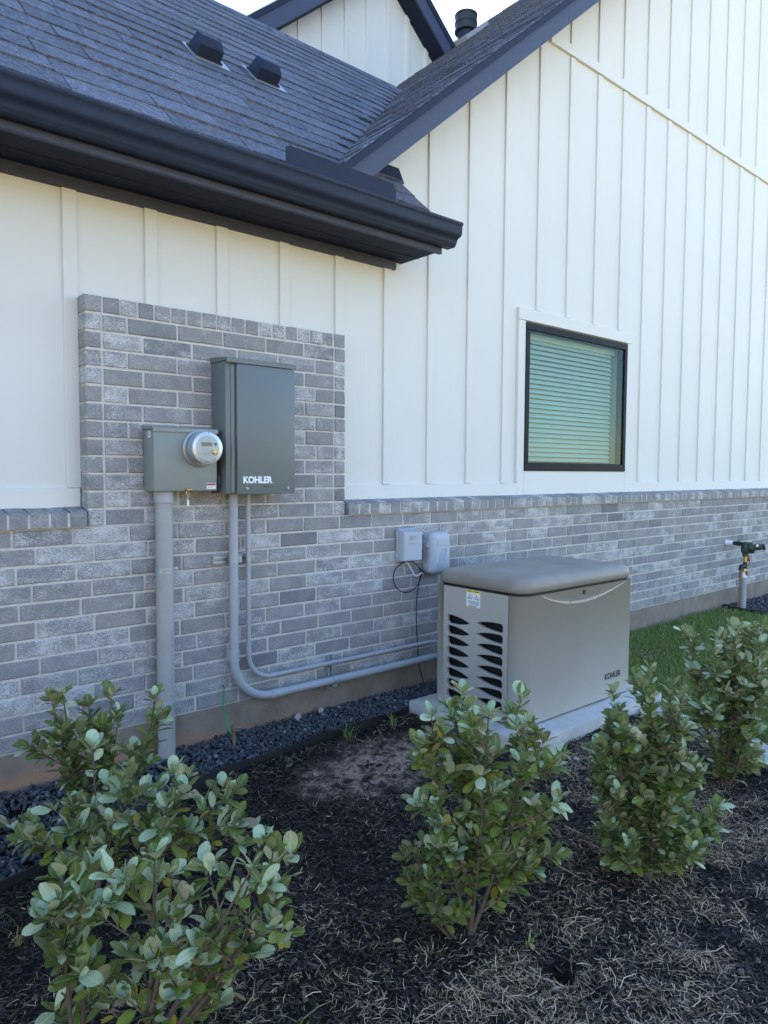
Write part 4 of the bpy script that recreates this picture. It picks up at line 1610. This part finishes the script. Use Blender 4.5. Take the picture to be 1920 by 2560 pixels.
def strips(n, region, length, width, lift, tilt, mat, name, label, cat, dens=None, curl=.25, tilt_up=None):
    """thin two-piece slivers lying on the ground; region() gives x, y"""
    V, F = [], []
    k = tries = 0
    while k < n and tries < n * 30:
        tries += 1
        x, y = region()
        if dens and random.random() > dens(x, y):
            continue
        if px0 - .01 < x < px1 + .01 and py0 - .01 < y < py1 + .01:
            continue
        a = random.random() * 2 * math.pi
        L = random.uniform(*length)
        w_ = random.uniform(*width)
        d = np.array([math.cos(a), math.sin(a), 0])
        nn = np.array([-math.sin(a), math.cos(a), 0])
        z = gz(x, y) + random.uniform(*lift)
        th = random.uniform(-tilt, tilt)
        c = random.uniform(-curl, curl) * L
        p0 = np.array([x, y, z]) - d * L / 2 - np.array([0, 0, math.sin(th) * L / 2])
        p1 = np.array([x, y, z + abs(c) * .3]) + nn * c
        p2 = np.array([x, y, z]) + d * L / 2 + np.array([0, 0, math.sin(th) * L / 2])
        rl = random.uniform(-.6, .6)
        wv = (nn * math.cos(rl) + np.array([0, 0, math.sin(rl)])) * w_ / 2
        o = len(V)
        V += [p0 - wv, p0 + wv, p1 - wv, p1 + wv, p2 - wv * .6, p2 + wv * .6]
        F += [(o, o + 2, o + 3, o + 1), (o + 2, o + 4, o + 5, o + 3)]
        k += 1
    return tag(np_mesh(name, np.array(V), np.array(F), mat), label, cat)


def bed(x0, x1, y0, y1):
    def f():
        while True:
            # denser towards the camera: draw by distance
            x, y = random.uniform(x0, x1), random.uniform(y0, y1)
            if (y < edge_y(x) - .01 or x > 2.95) and x < lawn_edge(y) - .12 and in_frame((x, y, 0), 900):
                return x, y
    return f


def straw_d(x, y):
    v = noise.noise((x * 2.1 + 3, y * 2.1, 0)) * .5 + noise.noise((x * 6, y * 6, 4)) * .5
    a = .07
    a += .85 * math.exp(-((x - 2.35) / .62) ** 2 - ((y + 2.62) / .36) ** 2)       # pale band in front of the right-hand shrub
    a += .60 * math.exp(-((x - 1.45) / .55) ** 2 - ((y + 2.25) / .22) ** 2)
    a += .55 * math.exp(-((x - 3.0) / .55) ** 2 - ((y + 1.75) / .42) ** 2)
    a += .75 * math.exp(-((x - 3.5) / .5) ** 2 - ((y + 1.38) / .10) ** 2)
    a += .35 * math.exp(-((x - .8) / .5) ** 2 - ((y + 1.75) / .3) ** 2)
    a += .45 * math.exp(-((x - 2.9) / .5) ** 2 - ((y + 2.35) / .35) ** 2)
    if math.hypot(x - 1.742, y + 2.295) < .055:
        return 0
    return max(0, min(1, a * (.65 + 2.0 * v)))


strips(52000, bed(-1.6, 4.2, -3.5, -.35), (.012, .042), (.0018, .0060), (.001, .010), .35, 'chips', 'mulch', 'shredded black mulch covering the planting bed', 'mulch', lambda x, y: 1 - .93 * math.exp(-(((x - 2.36) / .44) ** 2 + ((y + .80) / .23) ** 2) ** 2))
strips(29000, bed(-1.6, 4.2, -3.5, -.35), (.009, .034), (.0008, .0019), (.005, .018), .5, 'straw', 'straw', 'pale chopped straw strewn over the black mulch', 'straw', straw_d, .09)


strips(2600, bed(-1.6, 4.2, -3.5, -.35), (.018, .050), (.006, .014), (.006, .014), .25, 'chips', 'bark_pieces', 'larger flat bark pieces lying among the shredded mulch', 'mulch', None, .06)
strips(1200, bed(-1.6, 4.2, -3.5, -.35), (.03, .09), (.0012, .0026), (.012, .022), .3, 'straw', 'long_straw', 'long dry stalks lying on the mulch', 'straw', lambda x, y: straw_d(x, y) ** 1.5, .2)


def blades(n, region, hgt, wid, name, label, cat, dens=None, mat='grass'):
    V, F = [], []
    k = tries = 0
    while k < n and tries < n * 40:
        tries += 1
        x, y = region()
        if px0 - .01 < x < px1 + .01 and py0 - .01 < y < py1 + .01:
            continue
        if dens and random.random() > dens(x, y):
            continue
        a = random.random() * 2 * math.pi
        h = random.uniform(*hgt)
        w_ = random.uniform(*wid)
        ln = random.uniform(.1, .75) * h
        d = np.array([math.cos(a), math.sin(a), 0])
        nn = np.array([-math.sin(a), math.cos(a), 0]) * w_ / 2
        b = np.array([x, y, gz(x, y) - .004])
        p1 = b + d * ln * .35 + np.array([0, 0, h * .62])
        p2 = b + d * ln + np.array([0, 0, h * .95])
        o = len(V)
        V += [b - nn, b + nn, p1 + nn * .8, p1 - nn * .8, p2 + nn * .15, p2 - nn * .15]
        F += [(o, o + 1, o + 2, o + 3), (o + 3, o + 2, o + 4, o + 5)]
        k += 1
    return tag(np_mesh(name, np.array(V), np.array(F), mat), label, cat)


def lawn_region():
    while True:
        u = random.random()
        x = 3.0 + 7.5 * u ** 1.25
        y = random.uniform(-3.2, -.005)
        if x > lawn_edge(y) + .05 and in_frame((x, y, 0), 600) and not (x > 7.9 and y > -.64 + max(0, 8.4 - x) * .3):
            return x, y


def lawn_d(x, y):
    v = noise.noise((x * 1.4, y * 2.2, 7)) + .5 * noise.noise((x * 4, y * 5, 8))
    d = .9 - .75 * max(0, v - .12) * 2.2
    return max(.12, min(1, d))


blades(72000, lawn_region, (.022, .060), (.0028, .0055), 'grass', 'green lawn beside the slab and along the far wall', 'grass', lawn_d)
strips(5000, lawn_region, (.02, .05), (.002, .004), (.002, .016), .4, 'straw', 'dry_thatch', 'dry straw coloured thatch in thin spots of the lawn', 'thatch', lambda x, y: max(.05, 1 - lawn_d(x, y)))


def tuft(x, y, n, h, label, spread=.03, mat='grass', wid=(.0035, .007)):
    q = []
    V, F = [], []
    for _ in range(n):
        a = random.random() * 2 * math.pi
        hh = h * random.uniform(.5, 1.1)
        ln = hh * random.uniform(.25, .9)
        bx0, by0 = x + random.gauss(0, spread * .4), y + random.gauss(0, spread * .4)
        d = np.array([math.cos(a), math.sin(a), 0])
        nn = np.array([-math.sin(a), math.cos(a), 0]) * random.uniform(*wid) / 2
        b = np.array([bx0, by0, gz(x, y) - .003])
        ps = [b + d * ln * u ** 1.7 + np.array([0, 0, hh * (u - .25 * u * u)]) for u in (0, .35, .7, 1)]
        ws = [1, .9, .6, .1]
        o = len(V)
        for p, w_ in zip(ps, ws):
            V += [p - nn * w_, p + nn * w_]
        F += [(o + 2 * i, o + 2 * i + 1, o + 2 * i + 3, o + 2 * i + 2) for i in range(3)]
    o = np_mesh('grass_tuft', np.array(V), np.array(F), mat, None)
    return tag(o, label, 'grass tuft', 'weedy grass tufts in the bed')


tuft(2.40, -.40, 26, .13, 'long grass tuft at the edging near the slab corner', .06)
tuft(2.72, -.42, 14, .10, 'grass tuft at the corner of the slab')
tuft(1.95, -.48, 12, .04, 'low green weed beside the edging strip')
tuft(.533, -1.137, 9, .16, 'upright grass weed at the left edge of the bed', .02)
tuft(.62, -1.02, 7, .12, 'thin grass weed behind the upright weed at left', .02)
tuft(1.755, -2.165, 6, .065, 'single green weed right of the middle shrub', .012, wid=(.008, .012))
tuft(1.495, -1.995, 10, .04, 'pale low weed left of the middle shrub')
tuft(1.02, -1.98, 5, .12, 'broad grass weed beside the front left shrub', .015, wid=(.007, .011))
tuft(1.06, -1.35, 12, .05, 'low weed between the left shrubs and the bare mulch')

# ------------------------------------------------------------------ leaves and shrubs
def leaf_np(wr, fold, curl, wav):
    """unit leaf along +y, width ratio wr, in the xy plane, normal +z"""
    st = [(0, .05), (.10, .22), (.27, .74), (.52, 1.0), (.76, .93), (.92, .60), (1, .10)]
    V, UV, F = [], [], []
    for i, (u, w_) in enumerate(st):
        zc = -curl * u * u
        for s_ in (-1, 0, 1):
            zz = zc + (fold * w_ * wr / 2 if s_ else 0) + (wav * math.sin(i * 2.3 + s_) if s_ else 0)
            V.append((s_ * w_ * wr / 2, u, zz))
            UV.append((.5 + s_ * w_ * .5, u))
    for i in range(len(st) - 1):
        for s_ in (0, 1):
            a = i * 3 + s_
            F.append((a, a + 1, a + 4, a + 3))
    return np.array(V), np.array(UV), np.array(F)


LF = [leaf_np(.50, .18, .12, .016), leaf_np(.58, .10, .22, .022), leaf_np(.45, .25, .05, .014), leaf_np(.62, .14, -.08, .02), leaf_np(.54, .3, .30, .016)]


def leaf_mesh(V, UV, F, mat, name='leaf'):
    me = bpy.data.meshes.new(name)
    me.from_pydata([tuple(v) for v in V], [], [tuple(int(i) for i in f) for f in F])
    uv = me.uv_layers.new(name='UVMap')
    idx = np.empty(len(me.loops), dtype=np.int32)
    me.loops.foreach_get('vertex_index', idx)
    uv.data.foreach_set('uv', UV[idx].astype(np.float32).ravel())
    me.polygons.foreach_set('use_smooth', [True] * len(me.polygons))
    me.materials.append(M[mat])
    me.update()
    return me


LM = {(i, mt): leaf_mesh(*LF[i], mt) for i in range(len(LF)) for mt in ('leaf', 'leaf2', 'leaf3', 'leaf4', 'leaf5')}


def shrub(label, base, tips, leaf=.042, trunks=4, yellow=.02, silver=.2, bright=.15, lean=None, low=.25, dense=1.0, r0=.010):
    t = thing('shrub', base, label, 'shrub', 'evergreen shrubs in the mulch bed')
    b = Vector(base)
    leaves = []
    order = sorted(tips, key=lambda p: -p[2])
    # the highest tips become main stems, the others branch off the nearest one
    mains = []

    def add_leaf(p, axis, rad, L, mt):
        d = (axis * random.uniform(.25, .75) + rad * random.uniform(.55, 1.0) + Vector((0, 0, random.uniform(-.1, .45)))).normalized()
        side = d.cross(Vector((0, 0, 1)))
        if side.length < .05:
            side = Vector((1, 0, 0))
        side.normalize()
        nrm = side.cross(d).normalized()
        tw = random.gauss(0, .35)
        side2 = (side * math.cos(tw) + nrm * math.sin(tw)).normalized()
        nrm2 = side2.cross(d).normalized()
        if nrm2.z < 0:
            side2, nrm2 = -side2, -nrm2
        mm = Matrix((side2, d, nrm2)).transposed().to_4x4()
        mm = Matrix.Translation(p) @ mm @ Matrix.Scale(L, 4)
        leaves.append((p + d * L * .5, L, mm, random.randrange(len(LF)), mt))

    def pick(top):
        r_ = random.random()
        if top and r_ < .05:
            return 'leaf5'
        if r_ < yellow:
            return 'leaf4'
        if r_ < yellow + silver * (2.1 if top else .22):
            return 'leaf2'
        if r_ < yellow + silver + bright * (0.5 if top else 1.3):
            return 'leaf3'
        return 'leaf'

    def dress(path, u0, nl, tiprose=True):
        n_ = len(path)
        ph = random.random() * 6.28
        for i in range(nl):
            u = u0 + (1 - u0) * (i + random.random() * .6) / nl
            f_ = u * (n_ - 1)
            k = min(int(f_), n_ - 2)
            p = path[k].lerp(path[k + 1], f_ - k)
            ax = (path[k + 1] - path[k]).normalized()
            ph += 2.4 + random.uniform(-.3, .3)
            o1 = ax.orthogonal().normalized()
            rad = (o1 * math.cos(ph) + ax.cross(o1) * math.sin(ph)).normalized()
            L = leaf * random.uniform(.55, 1.25) * (1 - .15 * max(0, u - .85) / .15)
            add_leaf(p + rad * .002, ax, rad, L, pick(u > .8))
        if tiprose:
            ax = (path[-1] - path[-2]).normalized()
            o1 = ax.orthogonal().normalized()
            for i in range(random.randint(4, 6)):
                ph += 2.2
                rad = (o1 * math.cos(ph) + ax.cross(o1) * math.sin(ph)).normalized()
                up_ = random.uniform(.2, 1.0)
                add_leaf(path[-1] - ax * random.uniform(0, .012), ax * (.6 + up_), rad * (1.1 - .6 * up_), leaf * random.uniform(.75, 1.45), pick(True))

    for i, tp in enumerate(order):
        tp = Vector(tp)
        if i < trunks or not mains:
            fo = random.uniform(.35, .95)
            ctrl = b + Vector(((tp.x - b.x) * fo, (tp.y - b.y) * fo, (tp.z - b.z) * random.uniform(.30, .5)))
            st = b + Vector((random.uniform(-.012, .012), random.uniform(-.012, .012), -.015))
            path = bez(st, ctrl, tp, 9)
            mains.append(path)
            r1 = r0 * random.uniform(.75, 1.1)
            mat = 'bark'
        else:
            best = None
            for mp in mains:
                for k in range(1, len(mp) - 1):
                    q_ = mp[k]
                    if q_.z < tp.z - .02 or k <= 2:
                        c_ = (q_ - tp).length + (.0 if q_.z < tp.z - .05 else .25)
                        if best is None or c_ < best[0]:
                            best = (c_, q_)
            st = best[1]
            ctrl = st.lerp(tp, .55) + Vector((random.uniform(-.01, .01), random.uniform(-.01, .01), -.15 * (tp - st).length * random.uniform(0, 1)))
            path = bez(st, ctrl, tp, 7)
            if len(mains) < trunks + 6 and (tp - st).length > .12:
                mains.append(path)
            r1 = r0 * .42
            mat = 'twig' if random.random() < .5 else 'bark'
        n_ = len(path)
        q = MB()
        q.tube(path, [r1 * (1 - .78 * k / (n_ - 1)) for k in range(n_)], 6, False)
        L_ = sum((path[k + 1] - path[k]).length for k in range(n_ - 1))
        dress(path, low if i < trunks else .12, max(5, int(L_ * (1 - (low if i < trunks else .1)) / .0092 * dense)))
        # short side shoots
        for s_ in range(max(1, int(L_ / .075 * dense))):
            u = random.uniform(max(low, .35), .9)
            f_ = u * (n_ - 1)
            k = min(int(f_), n_ - 2)
            p = path[k].lerp(path[k + 1], f_ - k)
            ax = (path[k + 1] - path[k]).normalized()
            a_ = random.random() * 6.28
            o1 = ax.orthogonal().normalized()
            rad = o1 * math.cos(a_) + ax.cross(o1) * math.sin(a_)
            d = (ax * .6 + rad + Vector((0, 0, .5))).normalized()
            Ls = random.uniform(.035, .085)
            sp = bez(p, p + d * Ls * .6, p + d * Ls + Vector((0, 0, .02)), 4)
            q.tube(sp, [.0018, .0016, .0013, .001], 5, False)
            dress(sp, .2, int(Ls / .012 * dense) + 2)
        q.build('stem', mat, t, smooth=True, fix=False)

    def sc_(l_):
        q_ = pix(l_[0])
        if q_ is None or not (-30 < q_[0] < 1950 and -30 < q_[1] < 2590):
            return 0
        return l_[1] ** 2 / q_[2] ** 5
    leaves = [l_ for l_ in leaves if l_[0].z > .006]
    leaves.sort(key=sc_, reverse=True)
    for c, L, mm, i, mt in leaves[:300]:
        o = bpy.data.objects.new('leaf', LM[(i, mt)])
        o.matrix_basis = mm
        link(o, t)
    by = {}
    for c, L, mm, i, mt in leaves[300:]:
        by.setdefault(mt, []).append((mm, i))
    # the leaves past the 300 largest: one part
    V, UVs, F, MI, mats, off = [], [], [], [], [], 0
    for mt, ls in by.items():
        mi = len(mats)
        mats.append(mt)
        for mm, i in ls:
            v, uv, f_ = LF[i]
            a = np.array(mm)
            V.append(v @ a[:3, :3].T + a[:3, 3])
            UVs.append(uv)
            F.append(f_ + off)
            MI += [mi] * len(f_)
            off += len(v)
    if V:
        me = leaf_mesh(np.vstack(V), np.vstack(UVs), np.vstack(F), mats[0], 'foliage')
        for mt in mats[1:]:
            me.materials.append(M[mt])
        me.polygons.foreach_set('material_index', MI)
        o = link(bpy.data.objects.new('foliage', me), t)
        o['kind'] = 'stuff'
    return t


shrub('leafy shrub in the middle, in front of the generator', (1.663, -2.012, 0),
      [(1.55,-1.93,0.73),(1.6,-1.9,0.64),(1.54,-1.9,0.58),(1.68,-1.94,0.78),(1.7,-1.95,0.72),(1.63,-2.05,0.7),(1.65,-2.08,0.76),(1.84,-2.01,0.69),(1.79,-2.13,0.71),(1.81,-2.17,0.65),(1.99,-2.11,0.55),(1.66,-1.99,0.39),(1.79,-2.0,0.25),(1.77,-2.09,0.22),(1.86,-2.11,0.31),(1.82,-2.21,0.46),(1.89,-2.14,0.36),(1.61,-1.83,0.39),(1.66,-1.99,0.19),(1.82,-2.07,0.14),(1.86,-2.12,0.25),(1.63,-2.07,0.56),(1.8,-2.03,0.46),(1.65,-1.93,0.53),(1.78,-2.12,0.58),(1.53,-2.0,0.41),(1.77,-1.97,0.36),(1.81,-2.11,0.42),(1.65,-1.92,0.25),(1.75,-1.96,0.23)],
      .047, 5, .06, .22, .36, dense=1.0)
shrub('low side shoot standing at the left foot of the middle shrub', (1.619, -1.996, 0),
      [(1.53,-1.88,0.28),(1.52,-1.84,0.25),(1.53,-1.92,0.2),(1.57,-1.9,0.25),(1.53,-1.91,0.15),(1.61,-1.93,0.18),(1.57,-1.91,0.07),(1.57,-2.0,0.1)],
      .042, 2, .01, .12, .25, dense=.8, r0=.006)
shrub('dense dark green shrub at right, in front of the slab', (2.397, -2.21, 0),
      [(2.21,-2.13,0.5),(2.26,-2.15,0.49),(2.38,-2.01,0.37),(2.31,-2.11,0.59),(2.35,-2.08,0.68),(2.39,-2.21,0.78),(2.45,-2.21,0.46),(2.46,-2.25,0.72),(2.48,-2.28,0.69),(2.43,-2.19,0.33),(2.38,-2.14,0.3),(2.55,-2.19,0.22),(2.55,-2.27,0.18),(2.65,-2.26,0.38),(2.61,-2.25,0.33),(2.73,-2.31,0.2),(2.32,-2.06,0.34),(2.21,-2.14,0.3),(2.38,-2.07,0.12),(2.38,-2.03,0.09),(2.4,-2.08,0.05),(2.41,-2.2,0.05),(2.53,-2.26,0.05),(2.47,-2.36,0.12),(2.65,-2.31,0.12),(2.38,-2.15,0.19),(2.39,-2.24,0.57),(2.29,-2.22,0.55),(2.58,-2.22,0.42),(2.53,-2.15,0.12),(2.24,-2.21,0.12)],
      .043, 6, .008, .20, .12, low=.04, dense=1.6)
shrub('tall shrub at the right edge, before the lawn', (3.417, -2.058, 0),
      [(3.38,-1.86,0.72),(3.38,-2.01,0.74),(3.37,-2.09,0.78),(3.51,-2.16,0.78),(3.58,-2.05,0.67),(3.54,-1.97,0.65),(3.26,-2.05,0.57),(3.5,-2.05,0.5),(3.37,-2.15,0.52),(3.56,-2.08,0.21),(3.47,-2.16,0.19),(3.65,-2.11,0.08),(3.54,-1.97,0.09),(3.33,-1.96,0.38),(3.51,-1.91,0.5),(3.45,-2.13,0.38),(3.24,-2.04,0.4),(3.34,-1.9,0.7),(3.41,-2.18,0.72),(3.34,-2.08,0.45),(3.42,-2.07,0.33),(3.48,-2.05,0.2)],
      .052, 5, .005, .30, .12, low=.08, dense=1.15)
shrub('sparse tall shrub by the brick wall, left of the thick conduit', (.889, -.701, 0),
      [(0.81,-0.66,0.64),(0.77,-0.66,0.62),(1.0,-0.66,0.6),(1.09,-0.87,0.62),(0.93,-0.59,0.55),(1.02,-0.68,0.53),(0.74,-0.57,0.42),(0.86,-0.66,0.33),(0.94,-0.71,0.49),(1.06,-0.78,0.38),(0.92,-0.68,0.34),(0.98,-0.73,0.37)],
      .055, 6, .0, .10, .15, low=.3, dense=.6, r0=.008)
shrub('wide shrub in the middle of the left group, reaching over the gravel', (.807, -1.079, 0),
      [(0.81,-1.0,0.53),(0.88,-0.97,0.37),(0.86,-1.1,0.38),(0.68,-0.97,0.34),(0.76,-0.95,0.28),(0.74,-1.08,0.29),(0.77,-1.09,0.28),(0.88,-0.97,0.18),(0.97,-1.18,0.4),(0.94,-1.15,0.38),(0.96,-1.34,0.51),(1.04,-1.27,0.46),(1.15,-1.31,0.4),(1.11,-1.46,0.44),(1.01,-1.19,0.31),(1.16,-1.31,0.29),(1.12,-1.47,0.35),(1.23,-1.38,0.24),(0.89,-1.13,0.45),(0.57,-0.8,0.25),(0.6,-0.93,0.24),(0.67,-0.87,0.2),(0.73,-0.93,0.11),(0.84,-1.24,0.35),(0.92,-1.3,0.32),(1.06,-1.22,0.2),(1.17,-1.23,0.1),(0.79,-1.13,0.2),(0.92,-1.18,0.18)],
      .053, 6, .03, .26, .30, dense=.42)
shrub('nearest shrub, large silvery leaves at the bottom left', (.655, -1.796, 0),
      [(0.64,-1.73,0.43),(0.64,-1.79,0.48),(0.69,-1.82,0.53),(0.72,-1.86,0.5),(0.76,-1.89,0.43),(0.81,-1.87,0.48),(0.89,-2.0,0.57),(0.92,-2.01,0.55),(0.99,-1.98,0.5),(0.85,-2.03,0.54),(0.91,-1.96,0.44),(0.88,-1.9,0.39),(0.91,-2.03,0.39),(0.93,-2.07,0.36),(0.73,-1.76,0.33),(0.58,-1.76,0.39),(0.71,-1.9,0.34),(0.76,-1.88,0.29),(0.68,-1.75,0.24),(0.78,-1.97,0.34),(0.87,-2.0,0.29),(0.62,-1.79,0.18),(0.61,-1.67,0.09),(0.68,-1.82,0.11),(0.86,-1.88,0.14),(0.72,-1.91,0.22),(0.7,-1.85,0.25),(0.8,-1.87,0.19),(0.79,-1.81,0.07)],
      .046, 6, .06, .30, .46, dense=.32)
shrub('slender upright shrub at the bottom left edge', (.535, -1.678, 0),
      [(0.53,-1.67,0.2),(0.49,-1.67,0.29),(0.47,-1.66,0.38),(0.53,-1.65,0.33),(0.51,-1.68,0.5),(0.56,-1.61,0.42),(0.6,-1.63,0.44),(0.56,-1.73,0.41),(0.53,-1.7,0.23),(0.58,-1.65,0.11),(0.53,-1.64,0.08)],
      .052, 2, .03, .24, .2, low=.5, dense=.6, r0=.007)

for x, y, s_, lab in ((1.433, -1.882, .030, 'small brown dead leaf on the mulch left of the middle shrub'), (1.981, -2.572, .032, 'tan dead leaf on the strawy mulch at bottom right'), (1.735, -2.20, .034, 'curled tan dead leaf beside the green weed')):
    o = bpy.data.objects.new('dead_leaf', leaf_mesh(*LF[4], 'dry', 'dead_leaf'))
    o.location = (x, y, gz(x, y) + .016)
    o.rotation_euler = (.3, .2, random.random() * 6)
    o.scale = (s_,) * 3
    link(o)
    tag(o, lab, 'leaf', 'dead leaves on the mulch')
